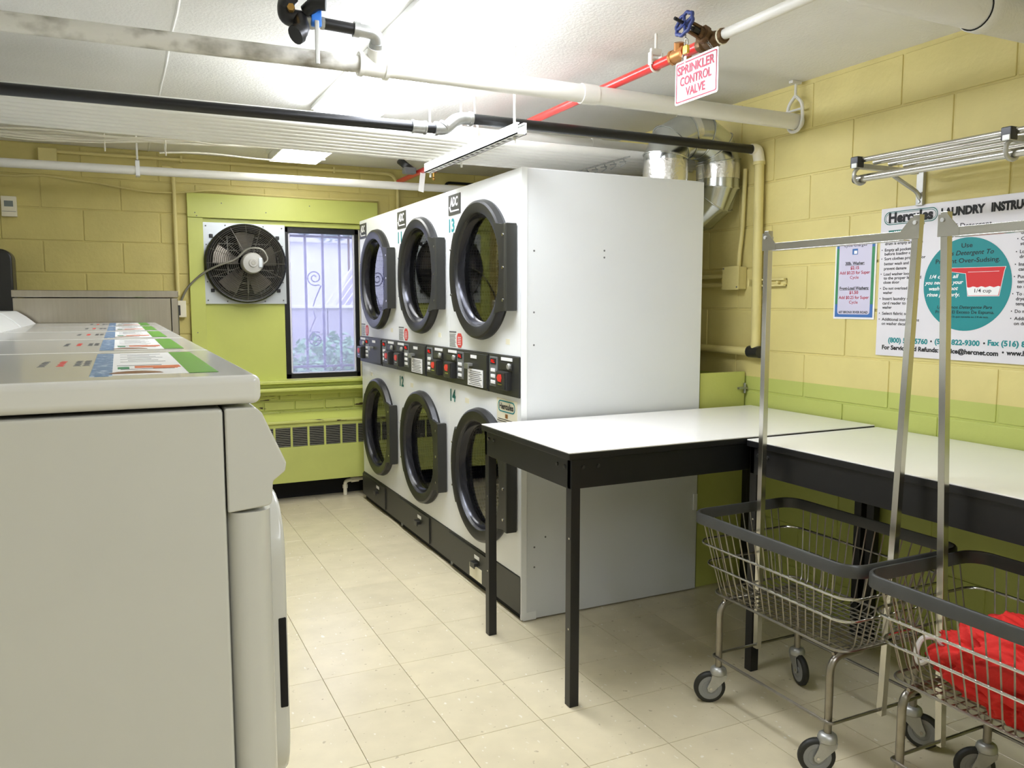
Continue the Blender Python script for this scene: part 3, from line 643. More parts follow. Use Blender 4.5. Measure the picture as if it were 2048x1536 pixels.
# ------------------------------------------------------------------ wire laundry carts
def cart(cx, cy, label, angs, t0):
    t = thing('laundry_cart', (cx, cy, 0), label, 'cart', 'wire laundry carts')
    def P(x, y, z): return V((cx+x, cy+y, z))
    HX, HY, ZR, ZB = .235, .352, .652, .378; BX, BY = .185, .285
    rim = rrect(HX, HY, .06, 6); n = len(rim); m = MB(); pr = [(.006, -.018), (.006, .014), (.002, .019), (-.004, .019), (-.006, .014), (-.006, -.018)]
    vs = []; fs = []
    for k, (x, y) in enumerate(rim):
        nx, ny = rim[(k+1) % n][1]-rim[k-1][1], -(rim[(k+1) % n][0]-rim[k-1][0]); l = math.hypot(nx, ny); nx, ny = nx/l, ny/l
        for (a, b) in pr: vs.append(P(x+nx*a, y+ny*a, ZR+b))
    q = len(pr)
    for k in range(n):
        for i in range(q): fs.append((k*q+i, k*q+(i+1) % q, ((k+1) % n)*q+(i+1) % q, ((k+1) % n)*q+i))
    obj('rim', m.add(vs, fs), 'rim_grey', t, smooth=50)
    def ring(f, z, rr, extra=0):
        hx = BX+(HX-BX)*f+extra; hy = BY+(HY-BY)*f+extra
        return [P(x, y, z) for x, y in rrect(hx, hy, .05+.01*f, 6)]
    for f in (.68, .41): obj('hoop_wire', MB().tube(ring(f, ZB+(ZR-ZB)*f, .05, .004), .0042, 8, closed=True), 'chrome', t)
    m = MB(); m.tube(ring(0.04, ZB+.012, .05, .004), .0042, 8, closed=True)
    ny_, nx_ = 17, 11
    for k in range(ny_):                                   # wires across: down one side, along the bottom, up the other
        f = -1+2*(k+.5)/ny_
        m.tube(bend([P(-HX+.003, f*(HY-.05), ZR-.012), P(-BX, f*(BY-.035), ZB), P(BX, f*(BY-.035), ZB), P(HX-.003, f*(HY-.05), ZR-.012)], .03, 4), .0023, 5)
    for k in range(nx_):
        f = -1+2*(k+.5)/nx_
        m.tube(bend([P(f*(HX-.05), -HY+.003, ZR-.012), P(f*(BX-.03), -BY, ZB+.004), P(f*(BX-.03), BY, ZB+.004), P(f*(HX-.05), HY-.003, ZR-.012)], .03, 4), .0023, 5)
    obj('wire_basket', m, 'dull_chrome', t)
    m = MB()
    for y in (-.24, .24): m.tube([P(-.17, y, ZB-.012), P(.17, y, ZB-.012)], .006, 8)
    obj('basket_support', m, 'dull_chrome', t)
    LX, LY = .185, .245
    for k, (sx, sy) in enumerate(((-1, 1), (-1, -1), (1, 1), (1, -1))):
        obj('leg', MB().tube(bend([P(sx*.06, sy*LY, ZB-.018), P(sx*LX, sy*LY, ZB-.018), P(sx*LX, sy*LY, .118)], .05, 6), .0115, 12), 'dull_chrome', t)
        c = obj('caster', MB().lathe(P(sx*LX, sy*LY, .113), (0, 0, 1), [(.0005, .016), (.018, .016), (.026, .010), (.029, 0), (.029, -.008), (.024, -.013), (.0005, -.013)], 20), 'zinc', t, smooth=40)
        a = math.radians(angs[k]); R = Matrix.Translation(P(sx*LX, sy*LY, 0)) @ Matrix.Rotation(a, 4, 'Z')
        m = MB()
        for s in (-1, 1): m.prism([(-.026, .104), (.026, .104), (.024, .088), (-.016, .048), (-.028, .040), (-.040, .046), (-.042, .058), (-.03, .085)], (0, s*.017-(.0015), 0), (1, 0, 0), (0, 0, 1), -.003)
        m.box(-.026, .026, -.0185, .0185, .099, .104); m.xf(R); obj('fork', m, 'zinc', c, bevel=.001)
        m = MB().lathe((-.030, 0, .055), (0, 1, 0), [(.041, -.011), (.050, -.011), (.055, -.006), (.055, .006), (.050, .011), (.041, .011)], 32, closed=True).xf(R); obj('tyre', m, 'rubber', c, smooth=50)
        m = MB().lathe((-.030, 0, .055), (0, 1, 0), [(.0005, -.013), (.012, -.013), (.012, -.009), (.026, -.009), (.028, -.011), (.0415, -.011), (.0415, .011), (.028, .011), (.026, .009), (.012, .009), (.012, .013), (.0005, .013)], 32).xf(R); obj('hub', m, 'wheel_grey', c, smooth=35)
        m = MB().cyl((-.030, -.021, .055), (-.030, .021, .055), .005, 8).xf(R); obj('axle', m, 'chrome', c)
    m = MB().tube([P(x, y, .166) for x, y in rrect(LX+.014, LY+.020, .015, 3)], .0048, 8, closed=True); obj('stretcher', m, 'dull_chrome', t)
    for sy in (1, -1):                                     # tall angle posts and the hanging bar between them
        yb, yt = sy*.268, sy*t0[0 if sy > 0 else 1]
        m = MB(); b = P(.012, yb, .150); tt = P(.012, yt, 1.648); w = .0105
        ring_ = [(-w, -w), (w, -w), (w, w), (-w, w)]
        m.add([b+V((i, j, 0)) for i, j in ring_]+[tt+V((i, j, 0)) for i, j in ring_], [(0, 1, 2, 3), (4, 5, 6, 7)]+[(i, (i+1) % 4, 4+(i+1) % 4, 4+i) for i in range(4)])
        po = obj('post', m, 'chrome', t, bevel=.0015)
        m = MB().prism([(.014, .03), (-.014, .03), (-.05, -.010), (-.05, -.030), (.014, -.030)] if sy > 0 else [(-.014, .03), (.014, .03), (.05, -.010), (.05, -.030), (-.014, -.030)], P(-.0005, yt, 1.610), (0, 1, 0), (0, 0, 1), -.002)
        obj('gusset', m, 'chrome', po); obj('bolt', MB().cyl(P(-.006, yt, 1.625), P(.03, yt, 1.625), .006, 8), 'zinc', po)
    ya, yb = t0[0]-.035, -(t0[1]-.035)
    obj('hanging_bar', MB().box(cx-.002, cx+.024, cy+yb, cy+ya, 1.577, 1.580).box(cx-.002, cx+.001, cy+yb, cy+ya, 1.580, 1.604), 'chrome', t, bevel=.0008)
    return t
cart(2.032, 1.908, 'empty wire laundry cart with hanging bar, in front of the tables', (-25, -30, 70, 120), (.275, .315))
cart(2.036, 1.176, 'wire laundry cart holding red cloth, cut off at the right', (-30, -20, -38, 110), (.335, .335))
# red laundry heaped in the second cart
bm = bmesh.new(); bmesh.ops.create_icosphere(bm, subdivisions=6, radius=1)
for v in bm.verts:
    d = v.co.normalized(); q = d*1.6+V((3.1, 1.2, .4))
    q2 = q+V((noise.noise(q*2), noise.noise(q*2+V((7, 0, 0))), noise.noise(q*2+V((0, 7, 0)))))*.35
    r = 1+.22*noise.noise(q)+.20*(.5-abs(noise.noise(q2*1.7+V((5, 1, 2)))))*1.6+.13*(.4-abs(noise.noise(q2*3.6+V((9, 3, 1)))))*1.6+.06*(.4-abs(noise.noise(q2*8+V((2, 3, 1)))))
    x, y, z = d.x*r*.150, d.y*r*.235, d.z*r*.118
    if z < -.085: z = -.085-(z+.085)*.05
    v.co = V((max(-.172, min(.172, x)), y, z))
me = bpy.data.meshes.new('red_laundry'); bm.to_mesh(me); bm.free(); me.polygons.foreach_set('use_smooth', [True]*len(me.polygons)); me.materials.append(M['cloth_red'])
rc = bpy.data.objects.new('red_laundry', me); COL.objects.link(rc); rc.location = (2.015, 1.15, .383+.0865+.004); ORG[rc.name] = V(rc.location)
setp(rc, 'crumpled red cloth bag lying in the right-hand cart', 'laundry')
pts = [V((1.905, 1.385, .46)), V((1.90, 1.415, .43)), V((1.905, 1.43, .46)), V((1.92, 1.425, .50)), V((1.945, 1.405, .505)), V((1.96, 1.385, .48))]
obj('drawstring', MB().tube(bend(pts, .03, 4), .007, 8), 'cord_white', rc)
obj('neck_fold', MB().sphere((1.965, 1.385, .455), .045, 16, 10, (.9, 1.1, .7)), 'cloth_red', rc)
# ------------------------------------------------------------------ chrome shelf with hanging rod on the right wall
t = thing('wall_rack', (2.62, 1.75, 1.78), 'chrome tube shelf with hanging rod high on the poster wall', 'rack')
for x in (2.445, 2.525, 2.605, 2.685): obj('shelf_tube', MB().tube([(x, 2.165, 1.914), (x, .85, 1.914)], .0095, 12), 'chrome', t)
rr_ = obj('hanging_rod', MB().tube([(2.452, 2.180, 1.850), (2.452, .85, 1.850)], .0135, 14), 'chrome', t)
obj('rod_cap', MB().cyl((2.452, 2.178, 1.85), (2.452, 2.187, 1.85), .015, 14), 'black_plastic', rr_)
for y in (2.160, 1.60, 1.02):
    b = obj('bracket', MB().box(2.415, 2.745, y-.012, y+.012, 1.884, 1.902), 'zinc', t, bevel=.002)
    obj('end_block', MB().box(2.418, 2.452, y-.014, y+.020, 1.886, 1.926), 'black_plastic', b, bevel=.004)
    obj('rod_hook', MB().tube(bend([(2.44, y, 1.888), (2.418, y, 1.872), (2.418, y, 1.842), (2.445, y, 1.828), (2.472, y, 1.838), (2.474, y, 1.858)], .02, 5), .007, 8), 'zinc', b)
    obj('strut', MB().tube(bend([(2.56, y, 1.886), (2.60, y, 1.880), (2.765, y+.01, 1.822), (2.785, y+.012, 1.800)], .03, 4), .008, 8), 'zinc', b)
    obj('wall_plate', MB().box(2.783, 2.799, y+.0-.002, y+.028, 1.772, 1.905), 'zinc', b, bevel=.002)
    m = MB()
    for z in (1.812, 1.786): m.lathe((2.783, y+.013, z), (-1, 0, 0), [(.008, 0), (.006, .004), (.0005, .004)], 12)
    obj('screws', m, 'galvanised', b)
# ------------------------------------------------------------------ instruction poster
PX = 2.794
p = obj('instruction_poster', MB().box(PX, 2.799, 1.44, 2.350, 1.188, 1.776), 'sign_white', bevel=.001, label='large white laundry instruction board with a teal circle', cat='poster')
fx = PX-.0006
def T(s, y, z, h, w=None, c='print_black', al='L', bold=0, sh=0): return text(s, p, c, (fx, y, z), YL, ZU, h, w, al, bold, sh)
orr = rrect(.119, .026, .025); n = len(orr); m = MB()
for k0, k1 in (((1, 1), (.975, .88)), ((.945, .76), (.93, .69))):
    m.add([(fx, 2.216+a*k0[0], 1.7355+b*k0[1]) for a, b in orr]+[(fx, 2.216+a*k1[0], 1.7355+b*k1[1]) for a, b in orr], [(i, (i+1) % n, n+(i+1) % n, n+i) for i in range(n)])
obj('logo_oval', m, 'print_dark_teal', p, smooth=0)
T('Hercules', 2.314, 1.7195, .036, .198, bold=.045)
T('LAUNDRY', 2.084, 1.7225, .028, .174, bold=.055); T('INSTRUCTIONS', 1.888, 1.7225, .028, .235, bold=.055)
T('Recommended', 1.965, 1.642, .019, .185, al='C'); T('HE Detergent', 1.965, 1.672, .019, .165, al='C')
m = MB().box(fx, PX, 2.155, 2.312, 1.669, 1.688); obj('warning_bar', m, 'print_dark_teal', p, smooth=0); text('WARNING', p, 'print_white', (fx-.0005, 2.235, 1.672), YL, ZU, .012, .10, 'C', .02)
LN = [('Make sure the washer', 1.648, 1), ('drum is empty and clean', 1.631, 0), ('Empty all pockets', 1.606, 1), ('before loading clothes', 1.590, 0), ('Sort clothes properly for', 1.571, 1), ('better wash and to', 1.551, 0), ('prevent damage', 1.532, 0), ('Load washer loosely', 1.510, 1), ('to the proper level and', 1.494, 0), ('close door', 1.477, 0), ('Do not overload', 1.453, 1), ('washer', 1.436, 0), ('Insert laundry card in', 1.412, 1), ('card reader to start', 1.394, 0), ('washer', 1.377, 0), ('Select fabric setting', 1.353, 1), ('Additional instructions', 1.329, 1), ('on washer decal', 1.312, 0)]
for s, z, b in LN:
    T(s, 2.326, z, .0112, len(s)*.00745, bold=.012)
    if b: T('\u2022', 2.341, z, .0115)
for s, y, z, b in [('dryer is empty', 1.777, 1.635, 0), ('Clean lint before', 1.775, 1.614, 1), ('starting dryer', 1.777, 1.597, 0), ('Load dryer', 1.777, 1.570, 1), ('drying time', 1.777, 1.553, 0), ('Insert laundry', 1.778, 1.527, 1), ('card in reader', 1.778, 1.510, 0), ('Push desired', 1.779, 1.485, 1), ('temperature', 1.779, 1.468, 0), ('to start dryer', 1.780, 1.451, 0), ('To restart', 1.781, 1.426, 1), ('dryer', 1.781, 1.409, 0), ('temperature', 1.781, 1.392, 0), ('Do not overload', 1.782, 1.366, 1), ('Additional', 1.783, 1.341, 1), ('on dryer decal', 1.783, 1.324, 0)]:
    T(s, y, z, .0112, len(s)*.0075, bold=.012)
    if b: T('\u2022', y+.014, z, .0115)
T('(800) 526-5760', 2.291, 1.2425, .0185, .178, 'print_teal', bold=.035); T('\u2022', 2.102, 1.244, .02); T('(516) 822-9300', 2.083, 1.2455, .0185, .180, 'print_teal', bold=.035); T('\u2022', 1.890, 1.246, .02); T('Fax (516) 822-9300', 1.873, 1.2495, .0185, .235, 'print_teal', bold=.035)
T('For Service and Refunds: service@hercnet.com', 2.319, 1.2135, .0165, .487, bold=.035); T('\u2022', 1.819, 1.217, .02); T('www.hercnet.com', 1.803, 1.2185, .0165, .175, bold=.035)
cir = [(1.970+.172*math.cos(2*math.pi*k/72), 1.468+.170*math.sin(2*math.pi*k/72)) for k in range(72)]
obj('teal_disc', MB().add([(fx, a, b) for a, b in cir], [tuple(range(72))]), 'print_teal', p, smooth=0)
fx -= .0006
T('Use', 1.972, 1.6015, .016, .043, al='C'); T('Less Detergent To', 1.968, 1.5745, .0165, .198, al='C', sh=.25); T('Prevent Over-Sudsing.', 1.970, 1.5465, .0165, .250, al='C')
for s, z, w in (('1/4 cup is all', 1.492, .120), ('you need for your', 1.470, .158), ('wash and not', 1.4475, .120), ('rinse properly.', 1.4245, .135)): T(s, 2.058, z, .0135, w, 'print_white', 'C', .02, .25)
T('Use Menos Detergente Para', 1.972, 1.379, .0115, .215, al='C', sh=.2); T('Prevenir El Exceso De Espuma.', 1.970, 1.361, .0115, .23, al='C'); T('Esto es lo que necesita su 1/4 de taza.', 1.963, 1.346, .0075, .175, al='C', sh=.2)
cup = [(2.053, 1.530), (1.821, 1.5275), (1.8255, 1.512), (1.840, 1.4235), (1.960, 1.4235), (1.972, 1.506), (2.053, 1.517)]
obj('cup_outline', MB().add([(fx, a, b) for a, b in cup], [tuple(range(7))]), 'print_white', p, smooth=0); fx -= .0005
cup2 = [(2.051, 1.5285), (1.8235, 1.526), (1.828, 1.511), (1.842, 1.4255), (1.958, 1.4255), (1.970, 1.5075), (2.051, 1.5185)]
obj('red_cup', MB().add([(fx, a, b) for a, b in cup2], [tuple(range(7))]), 'print_scarlet', p, smooth=0); fx -= .0005
wv = [(1.8375, 1.4575)]+[(1.8375+.1265*k/16, 1.4575+.0022*math.sin(k*1.6)) for k in range(1, 16)]+[(1.963, 1.4575), (1.9565, 1.427), (1.844, 1.427)]
obj('cup_fill', MB().add([(fx, a, b) for a, b in wv], [tuple(range(len(wv)))]), 'print_white', p, smooth=0)
obj('cup_line', MB().box(fx, fx+.0003, 1.845, 1.962, 1.511, 1.5122), 'print_white', p, smooth=0); fx -= .0004
T('1/4 cup', 1.901, 1.4375, .0135, .063, al='C')
# ------------------------------------------------------------------ price sheet
s = obj('price_sheet', MB().box(2.7975, 2.799, 2.368, 2.580, 1.332, 1.668), 'paper', label='small blue-bordered price sheet beside the instruction board', cat='poster')
fx = 2.7970
def rectf(name, y0, y1, z0, z1, c, par=s):
    return obj(name, MB().add([(fx, y1, z0), (fx, y0, z0), (fx, y0, z1), (fx, y1, z1)], [(0, 1, 2, 3)]), c, par, smooth=0)
rectf('blue_border', 2.376, 2.572, 1.340, 1.660, 'print_blue'); fx -= .0004; rectf('green_border', 2.376, 2.572, 1.395, 1.630, 'print_green'); fx -= .0004
obj('inner_panel', MB().add([(fx, 2.474+a, 1.502+b) for a, b in rrect(.084, .150, .012)], [tuple(range(24))]), 'print_lavender', s, smooth=0); fx -= .0005
for st, z, h, w, c, bo in (('Cycle Charges', 1.636, .014, .118, 'print_black', .0), ('30lb. Washer:', 1.560, .0125, .098, 'print_black', .02), ('$2.15', 1.541, .0125, .044, 'print_red', .02), ('Add $0.25 for Super', 1.521, .0125, .156, 'print_red', .01), ('Cycle', 1.501, .0125, .045, 'print_red', .0), ('Front-Load Washers:', 1.456, .0125, .150, 'print_black', .02), ('$1.50', 1.438, .0125, .046, 'print_red', .02), ('Add $0.25 for Super', 1.417, .0125, .156, 'print_red', .01), ('Cycle', 1.397, .0125, .045, 'print_red', .0), ('607 BRONX RIVER ROAD', 1.3565, .0095, .150, 'print_black', .02)):
    text(st, s, c, (fx, 2.474, z), YL, ZU, h, w, 'C', bo, .25 if st.startswith('Cycle C') else 0)
rectf('underline', 2.425, 2.523, 1.5575, 1.5585, 'print_black'); rectf('underline', 2.399, 2.549, 1.4535, 1.4545, 'print_black')
rectf('washer_icon', 2.461, 2.489, 1.602, 1.626, 'print_blue'); fx -= .0004; rectf('icon_window', 2.464, 2.480, 1.605, 1.618, 'print_white')
# ------------------------------------------------------------------ sprinkler sign, valve and red pipe
SX = 1.80
s = obj('valve_sign', MB().prism(rrect(.114, .0725, .008, 4), (SX, 2.287, 2.161), (0, 1, 0), (0, 0, 1), -.002), 'sign_white', label='white hanging sign with red SPRINKLER CONTROL VALVE lettering', cat='sign', smooth=30)
fx = SX-.0036; o1 = rrect(.107, .0655, .005, 3); o2 = rrect(.1035, .062, .005, 3); n = len(o1)
obj('border_line', MB().add([(fx, 2.287+a, 2.161+b) for a, b in o1]+[(fx, 2.287+a, 2.161+b) for a, b in o2], [(i, (i+1) % n, n+(i+1) % n, n+i) for i in range(n)]), 'sign_red', s, smooth=0)
for st, z, w in (('SPRINKLER', 2.187, .196), ('CONTROL', 2.149, .166), ('VALVE', 2.111, .104)): text(st, s, 'sign_red', (fx, 2.289, z), YL, ZU, .0285, w, 'C', .02)
def chain(name, a, b, sag, material, parent=None, n=None, **kw):
    a, b = V(a), V(b); L = (b-a).length; n = n or max(4, int(L/.011)); m = MB()
    for k in range(n):
        t0_, t1_ = k/n, (k+1)/n
        p0 = a.lerp(b, t0_)-V((0, 0, sag*4*t0_*(1-t0_))); p1 = a.lerp(b, t1_)-V((0, 0, sag*4*t1_*(1-t1_)))
        d = (p1-p0).normalized(); h = d.cross(V((1, 0, 0)) if k % 2 else V((.3, 1, .2))).normalized(); c = (p0+p1)/2; r = (p1-p0).length*.62
        m.tube([c+d*r*math.cos(2*math.pi*i/8)+h*r*.5*math.sin(2*math.pi*i/8) for i in range(8)], .0011, 4, closed=True)
    return obj(name, m, material, parent, **kw)
chain('sign_chain', (SX+.004, 2.372, 2.228), (1.80, 2.36, 2.262), 0, 'galvanised', s); chain('sign_chain', (SX+.004, 2.205, 2.228), (1.79, 2.245, 2.285), .0, 'galvanised', s)
t = thing('sprinkler_pipe', (1.826, 4.0, 2.25), 'red sprinkler pipe running under the ceiling beside the hanging sign', 'pipe')
Z = 2.272
obj('pipe', MB().tube([(1.826, 2.30, Z), (1.826, 2.40, Z)], .0185, 16), 'red_paint', t)
obj('pipe_run', MB().tube([(1.826, 2.42, Z), (1.826, 4.85, Z-.008)], .0175, 16), 'red_paint', t)
f = obj('swing_fitting', MB().tube([(1.826, 2.385, Z), (1.826, 2.455, Z)], .0235, 16), 'copper_bronze', t)
obj('fitting_cap', MB().tube([(1.826, 2.42, Z), (1.815, 2.405, Z+.038)], .0185, 8), 'copper_bronze', f)
for y in (2.382, 2.452): obj('fitting_collar', MB().tube([(1.826, y-.006, Z), (1.826, y+.006, Z)], .0265, 8), 'copper_bronze', f)
h = obj('pipe_hanger', MB().tube(arc((1.826, 2.56, Z), (1, 0, 0), (0, 0, 1), .022, 0, 2*math.pi, 24)[:-1], .004, 6, closed=True).box(1.800, 1.806, 2.55, 2.57, Z, Z+.045).box(1.846, 1.852, 2.55, 2.57, Z, Z+.045), 'white_pipe', t)
obj('clamp_block', MB().box(1.803, 1.849, 2.553, 2.567, Z+.035, Z+.06), 'white_pipe', h, bevel=.003); obj('rod', MB().cyl((1.826, 2.56, Z+.05), (1.826, 2.56, CEIL), .005, 8), 'white_pipe', h)
# gauge end far away
obj('gauge_pipe', MB().tube([(1.826, 4.90, Z-.012), (1.826, 5.62, Z-.02)], .0175, 12), 'red_paint', t)
obj('drain_fitting', MB().tube([(1.826, 4.86, Z-.012), (1.826, 4.97, Z-.012)], .026, 12).tube([(1.826, 4.91, Z), (1.826, 4.91, Z-.055)], .018, 10), 'red_paint', t)
obj('drain_cock', MB().tube([(1.826, 4.91, Z-.05), (1.826, 4.91, Z-.085)], [.010, .006], 10).sphere((1.826, 4.91, Z-.095), .011, 10, 6), 'brass', t)
ga = obj('pressure_gauge', MB().lathe((1.79, 5.34, Z+.052), (.5, -.3, .75), [(.0005, .02), (.055, .02), (.062, .012), (.062, -.02), (.055, -.028), (.0005, -.028)], 28), 'black_plastic', t, smooth=40)
obj('gauge_dial', MB().lathe((1.79, 5.34, Z+.052), (.5, -.3, .75), [(.0005, -.0295), (.052, -.0295)], 28), 'paper', ga)
obj('gauge_stem', MB().tube([(1.80, 5.33, Z+.04), (1.826, 5.3, Z)], .010, 10), 'bronze', t)
obj('flow_switch', MB().box(1.72, 1.80, 5.16, 5.22, Z-.03, Z+.01), 'panel_grey', t, bevel=.006)
obj('inspection_tag', MB().prism([(0, 0), (.035, -.005), (.018, -.15), (-.018, -.14)], (1.815, 5.12, Z-.005), (.8, -.6, 0), (0, 0, 1), .0012), 'paper', t)
obj('white_sprinkler_pipe', MB().tube([(1.826, 2.185, Z+.003), (1.826, .2, Z+.004)], .0172, 16), 'white_pipe', label='white pipe leading from the sprinkler valve towards the camera', cat='pipe')
v = thing('gate_valve', (1.826, 2.25, 2.25), 'bronze sprinkler gate valve with blue handwheel', 'valve')
obj('valve_body', MB().lathe((1.826, 2.30, Z), (0, -1, 0), [(.0005, -.008), (.022, -.008), (.025, 0), (.025, .018), (.019, .024), (.027, .045), (.030, .06), (.027, .078), (.019, .092), (.025, .098), (.025, .116), (.022, .122), (.0005, .122)], 12), 'bronze', v, smooth=30)
obj('end_ring', MB().tube(arc((1.826, 2.192, Z), (1, 0, 0), (0, 0, 1), .024, 0, 6.283, 20)[:-1], .0035, 6, closed=True), 'cream_plastic', v)
bd = V((-.963, -.04, .265)).normalized(); b0 = V((1.826, 2.243, Z+.004))
obj('bonnet', MB().tube([b0, b0+bd*.03, b0+bd*.031, b0+bd*.045, b0+bd*.046, b0+bd*.06], [.024, .024, .030, .030, .018, .016], 10), 'bronze', v)
for sgn in (-1, 1):
    sd = bd.cross(V((0, 1, .2))).normalized()*sgn*.016; obj('yoke_arm', MB().tube([b0+bd*.045+sd, b0+bd*.11+sd*.9], .006, 8), 'bronze', v)
obj('packing_nut', MB().tube([b0+bd*.058, b0+bd*.085], .011, 6), 'black_metal', v); obj('stem', MB().tube([b0+bd*.06, b0+bd*.165], .0058, 10), 'black_metal', v)
wc = b0+bd*.122; uu = bd.cross(V((0, 0, 1))).normalized(); ww = bd.cross(uu)
ring_ = []; 
for i in range(40):
    a = 2*math.pi*i/40; r = .038+.0028*math.cos(a*8); ring_.append(wc+uu*r*math.cos(a)+ww*r*math.sin(a))
hw = obj('handwheel', MB().tube(ring_, .0062, 8, closed=True), 'blue_wheel', v, smooth=60)
m = MB().tube([wc-bd*.008, wc+bd*.008], .012, 12)
for i in range(4):
    a = math.pi/2*i+.4; m.tube([wc, wc+(uu*math.cos(a)+ww*math.sin(a))*.037], .0055, 8)
obj('wheel_spokes', m, 'blue_wheel', hw)
lp = wc+V((.004, -.006, -.062))
pk = thing('padlock', lp-V((0, 0, .038)), 'small brass padlock chained to the blue handwheel', 'padlock')
obj('lock_body', MB().box(lp.x-.006, lp.x+.006, lp.y-.0115, lp.y+.0115, lp.z-.034, lp.z-.008), 'gold_lock', pk, bevel=.002)
obj('shackle', MB().tube([lp+V((0, -.007, -.010)), lp+V((0, -.007, .006))]+arc(lp+V((0, 0, .006)), (0, -1, 0), (0, 0, 1), .007, 0, math.pi, 8)+[lp+V((0, .007, -.010))], .0022, 6), 'chrome', pk)
chain('lock_chain', lp+V((0, 0, .010)), wc+V((0, 0, -.02)), 0, 'chrome', pk)
obj('key', MB().prism([(-.006, 0), (.006, 0), (.006, -.012), (.0025, -.014), (.0025, -.034), (-.0025, -.034), (-.0025, -.014), (-.006, -.012)], lp+V((-.004, 0, -.042)), (0, 1, 0), (0, 0, 1), .0015).tube(arc(lp+V((0, 0, -.040)), (0, 1, 0), (0, 0, 1), .006, 0, 6.28, 10)[:-1], .001, 4, closed=True), 'chrome', pk)
# ------------------------------------------------------------------ big white pipe crossing the ceiling
t = thing('drain_pipe', (1.2, 2.812, 2.17), 'thick white pipe crossing below the ceiling, grimy on the left', 'pipe')
obj('stained_length', MB().tube([(-.93, 2.812, 2.198), (.79, 2.812, 2.212)], .0285, 20), 'stained_pipe', t)
te = obj('tee', MB().tube([(.775, 2.812, 2.213), (.79, 2.812, 2.213), (.791, 2.812, 2.213), (.865, 2.812, 2.213), (.866, 2.812, 2.213), (.88, 2.812, 2.213)], [.041, .041, .037, .039, .044, .044], 20), 'white_pipe', t)
obj('tee_branch', MB().tube([(.832, 2.80, 2.225), (.828, 2.768, 2.262)], [.030, .030], 16), 'white_pipe', te)
obj('white_length', MB().tube([(.87, 2.812, 2.213), (2.79, 2.812, 2.208)], .0345, 24), 'white_pipe', t)
obj('coupling', MB().tube([(1.655, 2.812, 2.2105), (1.725, 2.812, 2.2105)], .0385, 24), 'white_pipe', t, bevel=.002)
h = obj('clevis_hanger', MB().tube(bend([(2.765, 2.812, 2.32), (2.765, 2.770, 2.285), (2.765, 2.764, 2.21), (2.765, 2.785, 2.168), (2.765, 2.812, 2.162), (2.765, 2.84, 2.168), (2.765, 2.86, 2.21), (2.765, 2.854, 2.285), (2.765, 2.812, 2.32)], .03, 4), .0075, 8), 'white_pipe', t)
obj('clevis_bolt', MB().cyl((2.765, 2.76, 2.258), (2.765, 2.865, 2.258), .005, 8), 'white_pipe', h); obj('hanger_rod', MB().cyl((2.765, 2.812, 2.31), (2.765, 2.812, CEIL), .006, 8), 'white_pipe', h)
obj('beam_clamp', MB().box(2.735, 2.79, 2.80, 2.825, CEIL-.014, CEIL-.001), 'white_pipe', h, bevel=.003)
# valve assembly above the tee
t = thing('drain_valve', (.70, 2.75, 2.24), 'black pipe elbow and blue-handled valve at the top edge', 'valve')
obj('branch_elbow', MB().tube(bend([(.827, 2.766, 2.262), (.822, 2.742, 2.298), (.742, 2.742, 2.302)], .035, 6), .022, 16), 'galvanised', t, smooth=50)
for a, b in (((.828, 2.768, 2.260), (.8262, 2.759, 2.273)), ((.762, 2.742, 2.301), (.742, 2.742, 2.302))): obj('elbow_band', MB().tube([a, b], .0255, 16), 'galvanised', t)
obj('black_nipple', MB().tube([(.745, 2.742, 2.302), (.635, 2.742, 2.306)], .0185, 16), 'black_pipe', t)
bd_ = obj('ball_valve', MB().tube([(.645, 2.742, 2.306), (.635, 2.742, 2.306), (.634, 2.742, 2.306), (.61, 2.742, 2.307), (.595, 2.742, 2.307), (.57, 2.742, 2.308)], [.021, .021, .017, .026, .027, .022], 8), 'galvanised', t)
obj('blue_grip', MB().box(.598, .632, 2.712, 2.730, 2.285, 2.355), 'blue_handle', bd_, bevel=.005); obj('lever', MB().box(.606, .620, 2.700, 2.706, 2.165, 2.30), 'zinc', bd_, bevel=.002)
obj('cast_elbow', MB().tube(bend([(.575, 2.742, 2.308), (.525, 2.742, 2.308), (.523, 2.742, 2.345), (.53, 2.70, 2.36)], .03, 6), .027, 16), 'black_pipe', t, smooth=50)
obj('cast_elbow', MB().tube(bend([(.566, 2.735, 2.305), (.566, 2.70, 2.26), (.545, 2.69, 2.245)], .03, 5), [.026]*6+[.026, .026] if False else .025, 16), 'black_pipe', t, smooth=50)
obj('elbow_lip', MB().tube([(.553, 2.693, 2.249), (.541, 2.688, 2.240)], .030, 16), 'black_pipe', t); obj('brass_plug', MB().tube([(.535, 2.712, 2.325), (.53, 2.69, 2.325)], .012, 6), 'brass', t)
obj('top_elbow', MB().tube(bend([(.585, 2.73, 2.33), (.61, 2.70, 2.352), (.64, 2.69, 2.35)], .02, 4), .022, 14), 'black_pipe', t)
